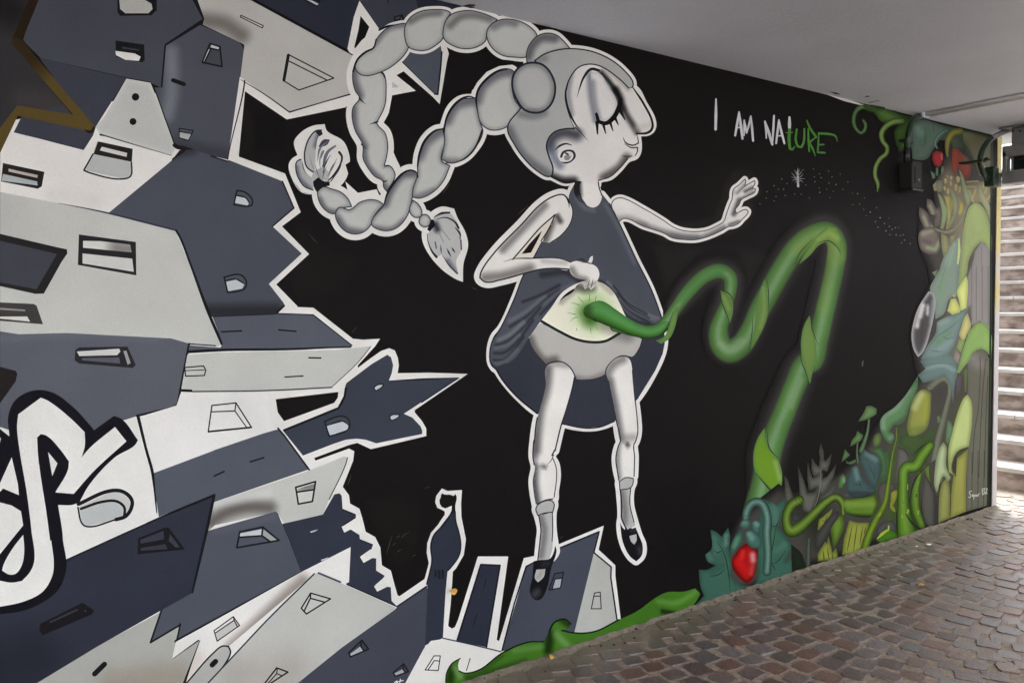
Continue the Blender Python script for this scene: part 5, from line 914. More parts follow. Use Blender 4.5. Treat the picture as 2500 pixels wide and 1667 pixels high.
# yellow-white sprouts
for pts, c_, r_ in (('c: 1520,140 1540,200 1525,600 1440,640 1420,500 1390,360 1440,260', (190, 200, 122), (150, 160, 92)), ('c: 1300,470 1370,460 1430,600 1430,660 1320,695 1250,640', (190, 192, 108), (140, 148, 96)), ('c: 1540,670 1590,860 1530,1000 1480,1080 1420,990 1450,870 1500,720', (176, 172, 112), (128, 126, 88)), ('c: 1420,1040 1500,1060 1460,1260 1380,1170', (132, 150, 92), (100, 116, 72)), ('c: 1310,410 1370,385 1380,430 1340,450', (170, 164, 126), (130, 126, 100)),
                    ('d: 1540,370 1590,460 1605,740 1560,1110 1400,1180 1330,1300 1310,1450 1340,1520 1270,1480 1265,1150 1320,900 1420,560 1490,410', (166, 180, 118), (112, 122, 66)), ('d: 1190,1050 1230,1100 1235,1400 1300,1560 e: 1260,450 1300,500 1200,360 1120,560 1090,600 1060,480 1075,250 d: 1130,1150', (160, 176, 134), (96, 104, 76)),
                    ('d: 1545,1150 1520,1560 e: 1520,870 1280,970 1310,560 1380,100 d: 1390,1280', (138, 140, 72), (96, 100, 50)), ('e: 1210,390 1250,430 1290,600 1280,970 1110,1040 1130,700 1170,470', (136, 138, 78), (88, 92, 56)), ('e: 570,100 640,130 675,220 600,380', (130, 146, 50), (88, 104, 40)), ('e: 440,560 540,570 520,680 470,780 510,860 490,880 430,820 440,700', (140, 146, 54), (92, 98, 40))):
    leafy('painted_sprout', pts, c_, rim=r_, rw=60, ra=.7, h=5)
Paint().fill('d: 1320,1400 1360,1270 1390,1240 1370,1560 e: 1330,260', (50, 48, 44)).fill('e: 1120,560 1130,500 1200,400 1230,390 1160,480 1140,580', (50, 44, 40)).build('painted_hollow', plants)
for pts, c_, r_ in (('d: 330,1160 420,1180 440,1350 400,1568 e: 250,560 300,350 300,150', (62, 88, 56), (40, 56, 38)), ('d: 540,1130 640,1160 700,1260 690,1400 600,1568 e: 540,540 500,420 520,150', (88, 86, 82), (56, 54, 52)), ('e: 270,500 360,440 500,470 510,560 440,600 420,820 300,800 250,650', (76, 74, 70), (48, 46, 44)), ('e: 230,1150 330,1010 470,1000 520,1080 510,1190 430,1150 380,1120 250,1270', (72, 70, 72), (44, 42, 42)), ('d: 870,1560 900,1400 1000,1380 1040,1560 e: 1020,480 960,380 920,260', (92, 118, 46), (58, 74, 34)), ('e: 1000,200 1080,120 1060,480 1090,620 1060,700 1020,520', (72, 70, 62), (48, 46, 42)), ('e: 1060,640 1130,640 1120,1040 1060,1060', (62, 60, 58), (44, 42, 40)), ('d: 1250,740 1300,760 1330,860 1260,1080 1220,1040', (100, 128, 96), (66, 84, 62)), ('d: 1100,680 1150,680 1150,760 1110,780', (104, 130, 88), (70, 86, 60)), ('f: 940,880 1000,900 1040,950 950,970', (88, 86, 84), (50, 48, 48)), ('f: 1300,260 1480,250 1540,380 1540,640 1440,760 1480,520 1420,360', (70, 104, 66), (44, 64, 44)), ('f: 190,1180 260,1200 340,1270 270,1310 200,1290', (66, 66, 68), (36, 36, 36)), ('V: 1240,900 1110,985 1105,700 1200,780', (30, 40, 28), (24, 28, 22)), ('V: 1130,990 1180,935 1250,920 1230,960', (70, 108, 36), (40, 60, 24)), ('c: 1370,1180 1460,1290 1420,1420 1330,1330', (136, 130, 122), (104, 98, 92)), ('d: 1390,60 1460,60 1440,300 1380,420 1370,200', (84, 78, 82), (64, 60, 62)), ('d: 1490,20 1535,0 1520,330 1500,330', (96, 116, 66), (74, 90, 54)), ('b: 1290,480 1330,540 1320,660 1300,720 1290,600', (160, 150, 74), (120, 112, 66)), ('b: 1160,990 1240,1040 1280,1200 1200,1340 1170,1200', (136, 138, 96), (104, 106, 80)), ('b: 1290,1040 1380,1010 1300,1200', (140, 140, 104), (108, 108, 84)), ('b: 1240,1040 1285,1080 1290,1200 1260,1160', (118, 124, 108), (96, 100, 90)), ('b: 1100,240 1180,240 1190,380 1120,420 1090,350', (120, 122, 100), (92, 92, 78)), ('b: 1040,310 1090,250 1100,390 1060,390', (150, 146, 104), (108, 104, 80)), ('c: 1030,90 1110,50 1080,150', (110, 140, 96), (84, 104, 74)), ('X: 1480,560 1600,560 1640,800 1560,760', (84, 88, 70), (62, 64, 54)), ('X: 1660,960 1750,1050 1740,1120 1680,1080', (138, 128, 66), (96, 88, 52)), ('X: 1530,1260 1820,1250 1880,1330 1880,1560 1560,1560', (126, 120, 92), (102, 98, 78))):
    leafy('painted_leaf', pts, c_, rim=r_, rw=50, ra=.7, h=6)
# thick thorny stems at the bottom
Paint().tube('d: 1000,1100 900,1230 780,1400 e: 660,240 620,500 620,800 660,1150', [70, 80, 84, 84, 80, 90, 150], [(-1, (34, 52, 16)), (-.5, (74, 112, 34)), (0, (108, 140, 56)), (.5, (78, 116, 34)), (1, (38, 56, 18))], h=6).build('painted_stem', plants)
Paint().tube('e: 850,330 790,600 800,850 880,1060', [40, 70, 74, 60], [(-1, (40, 58, 20)), (-.2, (100, 132, 48)), (.4, (78, 108, 38)), (1, (34, 50, 18))], h=5).build('painted_stem', plants)
Paint().tube('d: 520,840 520,1000 470,1200 430,1450 e: 400,500 350,760 220,1000 100,1280 60,1420', [8, 10, 14, 20, 34, 40, 52, 60, 60], [(-1, (48, 66, 20)), (0, (112, 138, 44)), (1, (48, 68, 20))], h=4).build('painted_stem', plants)
leafy('painted_leaf', 'e: 930,330 960,380 1030,520 1060,680 1060,1060 980,1090 920,1000 880,800 890,600', (78, 78, 72), rim=(46, 46, 42), rw=50, h=5)
leafy('painted_leaf', 'e: 230,1280 380,1130 480,1150 540,1230 300,1320', (66, 108, 30), rim=(42, 72, 22), rw=50, h=5)
Paint().line('e: 245,1260 330,1180 385,1140', 44, (136, 156, 54), taper=(.3, 1, .8)).line('e: 410,1080 405,1140', 24, (136, 156, 54)).line('e: 600,920 605,960', 16, (128, 156, 60)).line('e: 840,860 830,910', 16, (140, 160, 70)).line('e: 290,890 275,930', 16, (140, 150, 60)).line('e: 685,480 680,560', 10, (130, 156, 60)).line('e: 690,850 680,890', 30, (136, 150, 70)).line('e: 810,620 805,660', 20, (50, 70, 26)).build('painted_thorn', plants)
for pts, w_ in (('d: 750,1250 860,1130 1010,1050', 16), ('e: 1000,190 880,290 760,480 700,750', 22), ('e: 650,900 760,1050 880,1130', 30), ('e: 885,600 880,830 940,1080', 12), ('e: 945,380 1010,500 1060,620', 12), ('d: 530,1120 640,1160 710,1260', 14), ('e: 520,870 530,1100 540,1200', 22), ('d: 1550,1140 1440,1170 1350,1270', 12), ('e: 1280,620 1300,550 1290,960', 12), ('e: 1240,380 1180,380 1130,500', 14), ('f: 1050,960 1280,940 1410,880', 16), ('c: 1380,1500 1480,1150 1600,860 1720,785', 8), ('b: 1470,960 1530,680 1590,570', 8)): Paint().line(pts, w_, (34, 36, 34), taper=(.3, 1, .4)).build('painted_outline', plants)
# pale bulbs and reeds at the top of the band
for pts in ('b: 1200,215 1230,205 1250,240 1240,290 1205,280', 'b: 1280,190 1310,170 1330,190 1320,230 1290,230', 'b: 1370,200 1400,170 1435,200 1430,260 1390,280', 'b: 1280,250 1310,250 1320,310 1290,320', 'b: 1350,300 1380,285 1400,320 1385,400 1355,380', 'b: 1415,330 1440,315 1450,370 1430,430 1405,410', 'b: 1190,330 1220,315 1240,360 1210,400', 'b: 1240,370 1270,340 1285,390 1265,450 1240,430', 'b: 1240,165 1258,160 1262,200 1245,205'):
    leafy('painted_bulb', pts, (168, 160, 108), rim=(120, 112, 80), rw=26, h=4)
for pts, c_ in (('b: 1110,420 1150,450 1210,560 1250,660 1240,780 1190,940 1150,930 1170,700', (126, 146, 106)), ('b: 1280,340 1330,400 1390,510 1395,640 1350,780 1280,930 1270,900 1330,720 1330,560', (128, 146, 108)), ('b: 1405,20 1440,80 1510,270 1580,540 1540,620 1500,500 1450,260', (134, 150, 112)), ('b: 1200,450 1290,470 1290,600 1300,740 1260,940 1230,940 1250,700', (158, 150, 80)), ('b: 1400,470 1460,540 1485,640 1430,770 1400,720 1420,620', (164, 152, 72)), ('b: 1680,230 1720,290 1780,430 1860,600 1880,900 1800,660 1720,520 1690,400', (142, 142, 108)), ('b: 1510,590 1540,600 1480,800 1380,930 1260,1000 1080,960 1060,920 1250,960 1370,900', (136, 136, 112))):
    leafy('painted_reed', pts, c_, rim=(102, 104, 84), rw=30, h=5)
nt = Paint()
for pts in ('b: 1530,260 1690,250', 'b: 1540,330 1660,330', 'b: 1560,380 1620,540', 'b: 1660,370 1600,520', 'b: 1780,280 1760,340', 'b: 1830,290 1790,420', 'b: 1880,440 1820,520'): nt.line(pts, 26, (150, 144, 104))
nt.build('painted_reed', plants)
for pts in ('b: 850,620 910,650 980,730 1010,830 1060,920 1000,950 930,940 880,840 840,730', 'b: 960,500 1020,520 1090,640 1150,620 1170,740 1150,900 1060,920 1080,740 1000,720 950,600'):
    leafy('painted_petal', pts, (112, 102, 96), rim=(60, 54, 52), rw=60, ra=.7, sh=[('b: 1000,600 1050,750 1040,900', 36, (136, 148, 118), .8), ('b: 910,760 960,880', 40, (140, 150, 120), .8)], h=5)
leafy('painted_petal', 'b: 830,1080 850,980 930,930 1050,930 1130,1000 1130,1120 1160,1200 1100,1300 960,1290 870,1230 840,1140', (108, 100, 94), rim=(58, 52, 50), rw=50, ra=.6, sh=[('b: 900,1000 1030,960', 60, (150, 146, 120), .7), ('b: 960,1200 1080,1230 1140,1100', 46, (136, 154, 120), .9), ('b: 900,1100 1000,1130', 50, (84, 74, 72), .7)], h=5)
# hanging corner under the ceiling, its colours dulled by painted-in reflected-light haze
Paint().fill('Y: 930,300 1010,318 1250,378 1560,468 1900,535 2180,600 2190,760 1980,1100 1700,700 1300,640 1000,480', (58, 72, 56), sh=[('Y: 1000,330 1500,470 2100,600', 60, (44, 74, 40), .8), ('Y: 1950,700 2100,800', 200, (98, 96, 76), .8)], rim=((40, 44, 38), 50, .6), h=6).build('undergrowth', plants)
K('Y')
Paint().tube('Y: 330,370 370,430 350,530 310,560 250,520 210,450 200,350 240,240 330,180 450,210', [20, 26, 26, 24, 24, 28, 32, 34, 40, 50], [(-1, (34, 44, 28)), (-.3, (76, 108, 62)), (.2, (92, 124, 80)), (1, (32, 44, 28))], h=4).build('painted_tendril', plants)
leafy('painted_leaf', 'Y: 300,150 400,150 560,200 720,230 860,290 990,320 1000,420 960,640 950,780 850,830 800,680 790,520 880,420 760,400 600,400 480,260 400,230', (62, 92, 42), rim=(38, 54, 28), rw=70, ra=.7, sh=[('620,270 700,330', 80, (86, 112, 58), .6), ('860,540 840,700', 50, (74, 104, 50), .6)])
Paint().tube('Y: 900,390 780,400 660,470 600,570 620,680 680,760 670,850 580,930 520,1040 510,1180 550,1290 540,1400', [50, 48, 44, 42, 36, 34, 34, 34, 34, 34, 30, 10], [(-1, (36, 42, 22)), (-.3, (96, 124, 66)), (.2, (116, 142, 88)), (.6, (84, 108, 46)), (1, (34, 36, 22))], h=4).build('painted_tendril', plants)
leafy('painted_leaf', 'Y: 1090,400 1200,370 1350,410 1500,470 1560,520 1480,600 1400,700 1340,800 1250,930 1150,950 1040,930 1030,800 1010,640 1030,500', (76, 94, 84), rim=(54, 66, 60), rw=60, sh=[('1120,500 1160,560', 100, (104, 132, 120), .6), ('1280,560 1200,700', 60, (66, 98, 72), .6)], veins=('1230,480 1220,600 1230,700 1180,740', '1340,440 1350,560', '1110,800 1100,870'), vcol=(44, 60, 54))
Paint().tube('Y: 1540,520 1440,580 1380,660 1370,730 1400,780', [24, 26, 24, 22, 14], [(-1, (50, 66, 60)), (0, (98, 126, 114)), (1, (50, 66, 60))], h=4).build('painted_stem', plants)
leafy('painted_strawberry', 'Y: 1330,850 1380,810 1470,830 1485,920 1460,1020 1430,1050 1370,1030 1330,950', (140, 42, 44), rim=(78, 32, 34), rw=50, ra=.7, sh=[('1465,870 1470,930', 24, (200, 130, 140), .7)], label='small red strawberry under the ceiling', h=4)  # reds lowered to paint in the light veil
leafy('painted_strawberry', 'Y: 1620,780 1700,790 1760,860 1860,940 1890,1050 1860,1190 1820,1240 1760,1150 1700,1060 1640,1180 1610,1000', (140, 62, 46), rim=(104, 58, 46), rw=60, ra=.6, sh=[('1800,1020 1820,1150', 70, (164, 66, 46), .6)], label='orange red berry beside the green pipe', h=5)
leafy('painted_leaf', 'Y: 1590,640 1690,600 1760,680 1800,760 1700,800 1610,760', (66, 80, 66), rim=(56, 62, 52), rw=50, h=5)
leafy('painted_leaf', 'Y: 1760,540 1900,560 2100,620 2190,680 2185,1100 2080,1150 2000,1180 1930,950 1860,800 1780,680', (110, 108, 84), rim=(84, 86, 68), rw=60, h=6)
Paint().tube('Y: 1730,530 1620,560 1560,650 1540,760 1545,900', [46, 50, 44, 34, 12], [(-1, (80, 78, 40)), (0, (132, 128, 62)), (1, (74, 72, 40))], h=5).build('painted_stem', plants)
for pts in ('Y: 1300,1100 1360,1140 1370,1200 1330,1220', 'Y: 1380,1050 1415,1060 1410,1180 1375,1160', 'Y: 1470,1020 1495,1060 1470,1160 1450,1120', 'Y: 1760,900 1850,950 1800,1000'):
    leafy('painted_sepal', pts, (92, 118, 96), rim=(64, 82, 68), rw=26, h=4)
Paint().fill('n: 2418.5,332 2422,333 2421,600 2419.5,900 2413,1236 2409,1238 2415,900 2417,600', (26, 44, 28)).build('painted_border', plants)
Paint().fill('n: 1937,200 2000,219 2050,236 2080,246 2110,257 2100,257 2060,247 2020,232 1990,224 1940,207', (190, 188, 186)).build('bare_strip', wall)
# ------------------------------------------------------------------ lettering, seed and stars
let = empty('painted_lettering', wall); tag(let, 'hand painted words I AM NATURE in white turning green')
LW, LGR = (196, 198, 202), (72, 122, 54)
def letter(strokes):
    p = Paint()
    for s_ in strokes: p.line('W: ' + s_[0], s_[1], s_[2] if len(s_) > 2 else LW, taper=s_[3] if len(s_) > 3 else (.6, 1, .8), sm=s_[4] if len(s_) > 4 else 1)
    p.build('letter', let)
letter([('267,165 266,300 263,455', 28, LW, (.5, 1, .9))])
letter([('487,290 470,400 450,515', 24), ('487,290 505,420 520,545', 26), ('465,445 515,430', 12)])
letter([('535,515 537,450 537,370', 20), ('537,370 560,490', 20), ('560,490 580,420 600,330', 20), ('600,330 612,450 622,565', 24)])
letter([('748,540 745,460 735,380', 20), ('735,380 770,480 806,600', 28), ('806,600 815,460 822,325', 22)])
letter([('868,365 855,480 842,590', 22), ('868,365 890,470 922,590', 24), ('850,520 900,515', 12)])
letter([('970,340 970,400 970,460', 30), ('970,460 965,560 975,640 1000,650 1018,620', 30, LGR, (1, 1, 1, .8, .4)), ('932,485 960,490 998,485', 14, LGR)])
letter([('1040,455 1030,560 1050,620 1085,625 1105,580 1112,450', 22, LGR, (.8, 1, 1, 1, 1, .7))])
letter([('1150,450 1152,560 1158,665', 22, LGR), ('1135,370 1165,440 1225,530', 22, LGR, (.6, 1, 1)), ('1225,530 1165,580 1160,590', 18, LGR), ('1165,590 1195,650 1218,710', 20, LGR, (1, 1, .4))])
letter([('1250,495 1245,600 1240,675', 18, LGR, (.8, 1, 1)), ('1250,495 1340,500 1410,520 1428,570', 22, LGR, (1, 1, .9, .4)), ('1248,605 1300,600', 16, LGR), ('1238,675 1310,680', 20, LGR)])
K('W')
sd = Paint().line('1050,840 1050,900 1053,1000', 18, (176, 178, 182), taper=(.4, .9, 1.2))
for ln in ('1050,930 1015,900 990,870', '1050,940 1010,915 985,912', '1050,950 1020,935 995,945', '1048,900 1025,860 1012,840', '1048,890 1035,850', '1052,890 1062,845 1070,830', '1052,900 1080,870 1090,845', '1052,925 1085,900 1103,880', '1052,940 1090,925 1118,930', '1052,955 1085,945 1100,965', '1050,960 1020,960', '1052,870 1048,820'): sd.line(ln, 7, (150, 152, 156), taper=(1, .7, .2))
sd.build('painted_seed', wall, 'white feathery seed drifting past the hand')
stp = Paint()
for x, y, r in ((688, 1165, 8), (746, 1112, 9), (755, 1052, 9), (822, 995, 10), (841, 1097, 9), (822, 1141, 8), (863, 1030, 8), (914, 1028, 10), (896, 930, 9), (929, 1088, 8), (946, 974, 8), (1020, 1074, 7), (1082, 1075, 8), (1126, 988, 8), (1103, 842, 8), (1160, 1112, 8), (1199, 834, 8), (1214, 957, 9), (1209, 910, 8), (1256, 880, 8), (1273, 918, 10), (1260, 1058, 11), (1255, 1015, 7), (1325, 1028, 7), (1343, 856, 9), (1348, 970, 9), (1377, 910, 9), (1416, 983, 11), (1388, 1047, 7), (1356, 1107, 7), (1455, 885, 7), (1529, 959, 8), (1480, 1031, 8), (1573, 1066, 6), (1621, 1070, 10), (1689, 1112, 7), (1641, 1168, 8), (1575, 1176, 7), (1681, 1220, 7), (1743, 1247, 11), (1803, 1205, 9), (1702, 1280, 7), (1838, 1301, 12), (1792, 1338, 9), (1816, 1392, 9), (1879, 1355, 9), (1926, 1384, 9), (1893, 1426, 11), (1952, 1412, 9), (1984, 1397, 9), (1932, 1461, 9), (1991, 1464, 11), (2028, 1472, 9), (2058, 1465, 9), (2072, 1514, 9), (2043, 1540, 9), (2125, 1547, 9), (2014, 1392, 6), (1921, 1305, 6)):
    stp.line(f'W: {x - 1},{y} {x + 1},{y}', r, (132, 130, 126), sm=0)
stp.build('painted_stars', wall, kind='stuff')
sg = Paint(); K('e')
SGC = (176, 178, 168)
for ln in ('1600,575 1565,585 1570,615 1590,640 1580,668 1550,665', '1605,640 1615,620 1625,640 1605,650 1630,652', '1632,640 1628,690', '1632,640 1650,630 1648,655 1634,656', '1660,645 1680,632 1662,632 1664,652 1682,648', '1692,650 1692,625 1712,612', '1750,545 1755,630', '1750,545 1785,540 1772,580 1790,600 1755,630', '1800,545 1820,540 1815,575 1795,615 1822,610'): sg.line('e: ' + ln, 10, SGC)
sg.build('painted_signature', wall, 'small white signature on the grey mushroom stem', kind='stuff')
# ------------------------------------------------------------------ fittings
M_METAL = mat('grey_metal', (0.21, 0.21, 0.21), rough=0.5, noise=0.18, scale=14, metal=0.3, bump=0.1)
M_HOUS = mat('camera_housing', (0.42, 0.42, 0.41), rough=0.45, noise=0.06, scale=9)
M_BLACK = mat('black_plastic', (0.012, 0.011, 0.012), rough=0.45, noise=0.1)
M_BOXF = mat('black_box_paint', (0.009, 0.008, 0.008), rough=0.7, noise=0.2, scale=20)
M_GREENP = mat('dark_green_paint', (0.012, 0.03, 0.014), rough=0.35, noise=0.4, scale=25)
M_GLASS = mat('lens_window', (0.01, 0.01, 0.012), rough=0.12, spec=0.6)
M_DUCT = mat('conduit_paint', (0.86, 0.86, 0.87), rough=0.55, noise=0.05)
# conduits clipped to the ceiling
cx = hit(2370, 258, 2, CEIL - 0.012)[0]
con = empty('ceiling_conduit', None, (cx, -0.03, CEIL))
tag(con, 'pair of pale painted conduits clipped across the grey ceiling', 'conduit')
for dx in (0.0, 0.034):
    bm = bmesh.new(); pipe(bm, [(dx, -0.0, -0.013), (dx, -1.0, -0.012), (dx, -2.4, -0.0125), (dx, ROOF_Y + 0.05, -0.012)], 0.0115, 12)
    bm_obj('conduit_pipe', bm, M_DUCT, con, smooth=True)
for yy in (-0.05, -0.62, -1.4, -2.3, -3.2):
    bm = bmesh.new(); box(bm, -0.016, 0.05, yy - 0.008, yy + 0.008, -0.0265, -0.0005, 0.003); bm_obj('clip', bm, M_CEIL, con)
# black box on the wall with its feed pipe
bx0 = on_wall(np.array([[2196, 425]]), 0.02)[0]; X0 = bx0[0]
by = hit(2227, 425, 0, X0)[1]; ztop, zbot = hit(2227, 392, 0, X0)[2], hit(2227, 459, 0, X0)[2]
X1 = hit(2251, 425, 1, by)[0]
jb = empty('wall_box', None, (X0, -0.02, zbot)); tag(jb, 'black metal box fixed high on the mural wall', 'wall box')
bm = bmesh.new(); box(bm, 0, X1 - X0, by + 0.02, 0.004, 0, ztop - zbot, 0.006); bm_obj('box_body', bm, M_BOXF, jb)
bm = bmesh.new(); box(bm, -0.006, X1 - X0 + 0.006, by + 0.012, 0.004, -0.014, -0.002, 0.002); bm_obj('box_base', bm, M_BLACK, jb)
bm = bmesh.new(); box(bm, 0.03, X1 - X0 - 0.03, by + 0.0165, by + 0.0192, 0.03, ztop - zbot - 0.03, 0.001); bm_obj('box_door', bm, M_BOXF, jb)
bm = bmesh.new(); bmesh.ops.create_uvsphere(bm, u_segments=10, v_segments=6, radius=0.008); bmesh.ops.translate(bm, verts=bm.verts, vec=(X1 - X0 - 0.05, by + 0.014, 0.05)); bm_obj('lock', bm, M_METAL, jb)
fp_ = empty('feed_pipe', None, (0, 0, 0)); tag(fp_, 'green painted pipe bending from the ceiling down to the black box', 'pipe')
pts = [hit(x, y, 1, -0.055) for x, y in ((2241, 283), (2232, 290), (2223, 305), (2217, 330), (2214, 362), (2213, 397))]
bm = bmesh.new(); pipe(bm, [tuple(p) for p in pts[:5]], 0.0165, 12); bm_obj('pipe', bm, M_GREENP, fp_, smooth=True)
bm = bmesh.new(); pipe(bm, [tuple(pts[4]), tuple(pts[5])], 0.0172, 12); bm_obj('pipe_sleeve', bm, M_BLACK, fp_, smooth=True)
bm = bmesh.new(); p = hit(2209, 345, 1, -0.03); box(bm, p[0] - 0.035, p[0] + 0.06, -0.056, -0.012, p[2] - 0.008, p[2] + 0.008, 0.002); bm_obj('pipe_clip', bm, M_GREENP, fp_)
# curved green conduit and elbow at the end of the wall
cv = empty('bent_conduit', None, (0, 0, 0)); tag(cv, 'thick bent conduit, dark green below and grey above, at the corner of the wall', 'conduit')
P1 = [hit(x, y, 1, -0.14) for x, y in ((2474, 316), (2455, 321), (2436, 329), (2420, 339))]
P2 = [hit(x, y, 1, -0.14) for x, y in ((2420, 339), (2408, 351), (2399, 366), (2394, 385), (2394, 403), (2400, 420), (2411, 437))]
bm = bmesh.new(); pipe(bm, [tuple(p) for p in P1], 0.0175, 12); bm_obj('grey_pipe', bm, M_METAL, cv, smooth=True)
bm = bmesh.new(); pipe(bm, [tuple(p) for p in P2], 0.0178, 12); bm_obj('green_pipe', bm, M_GREENP, cv, smooth=True)
e0 = hit(2419, 437, 1, -0.14)
bm = bmesh.new(); box(bm, e0[0] - 0.035, e0[0] + 0.03, -0.18, -0.11, e0[2] - 0.05, e0[2] + 0.075, 0.012); bm_obj('elbow_box', bm, M_GREENP, cv)
bm = bmesh.new(); box(bm, e0[0] + 0.03, e0[0] + 0.075, -0.175, -0.115, e0[2] - 0.05, e0[2] + 0.03, 0.006); bm_obj('elbow_cap', bm, M_METAL, cv)
for (x, y, q0) in ((2390, 394, -0.02), (2404, 390, -0.1)):
    p = hit(x, y, 1, -0.13); bm = bmesh.new(); box(bm, p[0] - 0.03, p[0] + 0.03, -0.163, q0, p[2] - 0.006, p[2] + 0.006, 0.002); bm_obj('pipe_clip', bm, M_GREENP, cv)
# surveillance camera in its cage
CXP = 5.84
def yz(x, y, X=CXP): return hit(x, y, 0, X)[1:]
def rect(bm, x0, y0, x1, y1, d0, d1, bev=0.004):
    a, b_ = yz(x0, y0, CXP + d0), yz(x1, y1, CXP + d0)
    box(bm, CXP + d0, CXP + d1, min(a[0], b_[0]), max(a[0], b_[0]), min(a[1], b_[1]), max(a[1], b_[1]), bev)
sc_ = empty('security_camera', None, (0, 0, 0)); tag(sc_, 'grey surveillance camera in a square metal cage hung from the ceiling', 'security camera')
bm = bmesh.new(); a = yz(2478, 310); b_ = yz(2530, 357); box(bm, CXP - 0.05, CXP + 0.05, b_[0], a[0], b_[1], CEIL - 0.012, 0.004); bm_obj('mounting_post', bm, M_METAL, sc_)
bm = bmesh.new(); box(bm, CXP - 0.1, CXP + 0.1, b_[0] - 0.06, a[0] + 0.06, CEIL - 0.0118, CEIL - 0.0005, 0.002); bm_obj('base_plate', bm, M_METAL, sc_)
for (x, y) in ((2482, 322), (2499, 322)):
    q = yz(x, y); bm = bmesh.new(); pipe(bm, [(CXP - 0.056, q[0], q[1]), (CXP - 0.0495, q[0], q[1])], 0.007, 8); bm_obj('bolt', bm, M_BLACK, sc_)
for r_ in ((2446, 371, 2457, 421), (2540, 371, 2551, 421), (2446, 357.5, 2551, 370.5), (2446, 421.5, 2551, 437)):
    bm = bmesh.new(); rect(bm, *r_, -0.19, 0.05 if r_[1] < 360 else -0.13); bm_obj('cage_bar', bm, M_METAL, sc_)
bm = bmesh.new(); rect(bm, 2463, 378, 2534, 419, -0.125, 0.18, 0.03); bm_obj('housing', bm, M_HOUS, sc_)
bm = bmesh.new(); rect(bm, 2474, 384, 2522, 410, -0.136, -0.1245, 0.003); win = bm_obj('lens_window', bm, M_GLASS, sc_)
bm = bmesh.new(); rect(bm, 2426, 424, 2445.5, 431, -0.17, -0.14, 0.002); bm_obj('arm', bm, M_METAL, sc_)
# ------------------------------------------------------------------ ceiling smears and scratches
M_SMEAR = mat('paint_smear', (0.014, 0.014, 0.015), rough=0.7)
ceil_o = bpy.data.objects['ceiling']
def ceil_poly(pts, name, material, z=0.0012):
    bm = bmesh.new(); vs_ = [bm.verts.new(hit(x, y, 2, CEIL - z)) for x, y in pts]; f = bm.faces.new(vs_)
    return bm_obj(name, bm, material, ceil_o)
for pts in (((1130, 15), (1145, 11), (1161, 12), (1158, 17), (1150, 16), (1162, 20), (1150, 21), (1135, 20)), ((2110, 237), (2118, 234), (2124, 236), (2118, 237.5)), ((2118, 251), (2146, 245), (2148, 246), (2124, 251.5)), ((2026, 224), (2040, 226), (2053, 231), (2040, 231)), ((2170, 268), (2185, 271), (2210, 281), (2206, 283), (2184, 276)), ((1320, 62), (1360, 71), (1362, 72.5), (1330, 66))):
    ceil_poly(pts, 'paint_smear', M_SMEAR)
M_GSM = mat('green_smear', (0.05, 0.09, 0.03), rough=0.7)
for pts in (((2125, 256), (2160, 262), (2162, 268), (2130, 262)), ((2250, 294), (2290, 301), (2292, 306), (2255, 300)), ((2300, 306), (2380, 322), (2382, 325), (2304, 311))):
    ceil_poly(pts, 'paint_smear', M_GSM, 0.0016)
M_SCR = mat('bare_plaster', (0.78, 0.78, 0.79), rough=0.8)
bm = bmesh.new()
for i in range(34):
    x, y = random.uniform(1350, 2480), random.uniform(5, 200)
    if y > (x - 1063) * .23 - 14: continue
    L, a_ = random.uniform(3, 13), random.uniform(-.5, .25); w_ = random.uniform(.4, .8)
    d = np.array((math.cos(a_), math.sin(a_))); nn = np.array((-d[1], d[0])) * w_
    q = np.array((x, y)); bm.faces.new([bm.verts.new(hit(*(q + t_), 2, CEIL - 0.0009)) for t_ in (-nn, d * L * .5 - nn * .4, d * L, d * L * .4 + nn)])
tag(bm_obj('ceiling_scratches', bm, M_SCR, ceil_o), kind='stuff')
# ------------------------------------------------------------------ litter
M_LEAF = mat('dry_yellow_leaf', (0.62, 0.36, 0.07), rough=0.7, noise=0.25, scale=60)
M_BUTT = mat('cigarette_paper', (0.55, 0.36, 0.2), rough=0.8, noise=0.15, scale=90)
M_SCRAP = mat('white_paper', (0.8, 0.79, 0.76), rough=0.8)
def leaf(name, size, loc, rot, label, group=None):
    bm = bmesh.new(); k = 7; left, mid, rt = [], [], []
    for i in range(k):
        t = i / (k - 1); w = size * .36 * math.sin(math.pi * t ** .8) + .0004
        z = size * .16 * math.sin(math.pi * t)
        left.append(bm.verts.new((t * size, -w, z + w * .35))); mid.append(bm.verts.new((t * size, 0, z))); rt.append(bm.verts.new((t * size, w, z + w * .3)))
    for i in range(k - 1):
        bm.faces.new((left[i], left[i + 1], mid[i + 1], mid[i])); bm.faces.new((mid[i], mid[i + 1], rt[i + 1], rt[i]))
    o = bm_obj(name, bm, M_LEAF); o.location = loc; o.rotation_euler = rot
    return tag(o, label, 'leaf', group)
p = hit(1098, 1443, 1, -0.022); leaf('dry_leaf', 0.034, tuple(p), (math.pi / 2, 0.1, 0), 'small orange leaf stuck to the wall beside the painted tower')
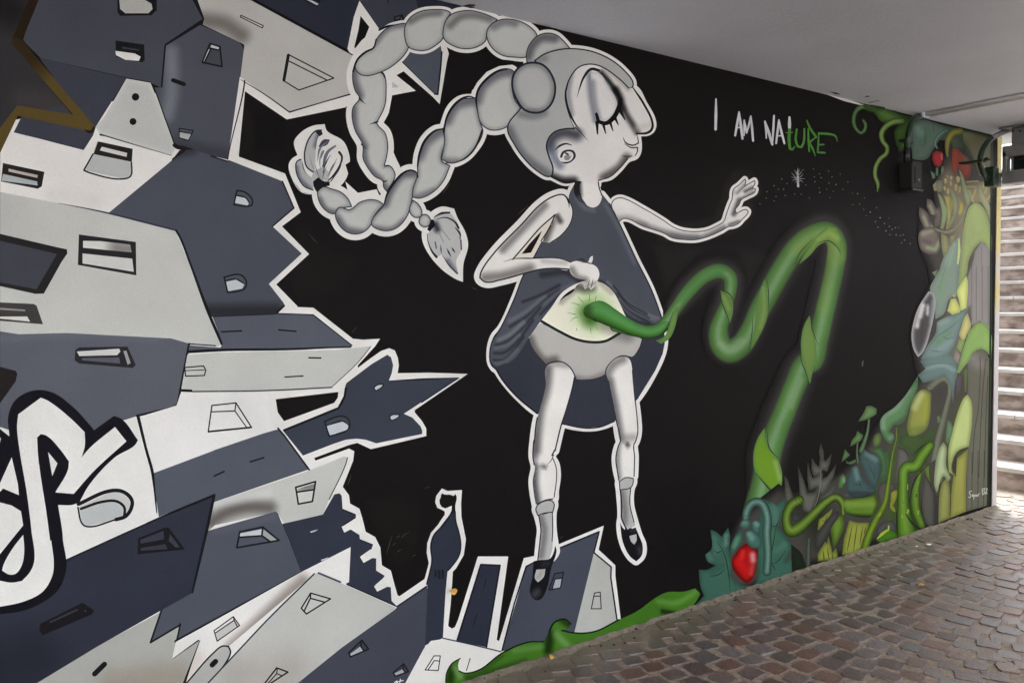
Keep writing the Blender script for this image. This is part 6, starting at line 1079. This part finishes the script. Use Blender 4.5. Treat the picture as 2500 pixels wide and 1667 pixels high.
p = hit(1345, 1609, 2, 0.002); leaf('dry_leaf', 0.03, tuple(p), (0.5, -0.3, 0.9), 'yellow leaf on the cobbles at the foot of the wall')
p = hit(2242, 1431, 2, 0.003); leaf('dry_leaf', 0.045, tuple(p), (0, 0, -0.6), 'tan dry leaf lying out on the open cobbles')
def stick(name, x, y, L, r, ang, material, label, cat):
    p = hit(x, y, 2, r + 0.001); d = Vector((math.cos(ang), math.sin(ang), 0)) * L / 2
    bm = bmesh.new(); pipe(bm, [tuple(Vector((0, 0, 0)) - d), tuple(d * .3), tuple(d)], [r, r, r * .96], 8)
    o = bm_obj(name, bm, material, smooth=True); o.location = tuple(p); return tag(o, label, cat)
stick('cigarette_butt', 2046, 1391, 0.03, 0.0038, -.9, M_BUTT, 'tan cigarette butt near the foot of the plant mural', 'cigarette butt')
def scrap(x, y, s_, label):
    p = hit(x, y, 2, 0.004); bm = bmesh.new(); vs_ = [bm.verts.new((s_ * a, s_ * b_, s_ * c)) for a, b_, c in ((-.5, -.3, 0), (.4, -.4, .15), (.6, .2, 0), (0, .5, .2), (-.5, .25, .05))]
    c = bm.verts.new((0, 0, s_ * .25))
    for i in range(5): bm.faces.new((vs_[i], vs_[(i + 1) % 5], c))
    o = bm_obj('paper_scrap', bm, M_SCRAP); o.location = tuple(p); tag(o, label, 'paper')
scrap(2268, 1329, 0.03, 'crumpled white paper scrap on the bright cobbles')
scrap(2238, 1333, 0.018, 'tiny flat white paper chip on the bright cobbles')
M_CRUMB = mat('dark_soil', (0.03, 0.024, 0.018), rough=0.95)
bm = bmesh.new()
for i in range(70):
    xw = random.uniform(1.6, 5.6); yw = -0.015 - abs(random.gauss(0, .07)); r = random.uniform(.002, .007) * (1.6 if random.random() < .15 else 1)
    res = bmesh.ops.create_icosphere(bm, subdivisions=1, radius=r)
    for v in res['verts']: v.co = Vector((v.co.x * random.uniform(.7, 1.4) + xw, v.co.y * random.uniform(.7, 1.3) + yw, v.co.z * .6 + .002))
tag(bm_obj('soil_crumbs', bm, M_CRUMB), 'dark crumbs of soil scattered along the foot of the wall', 'soil', kind='stuff')
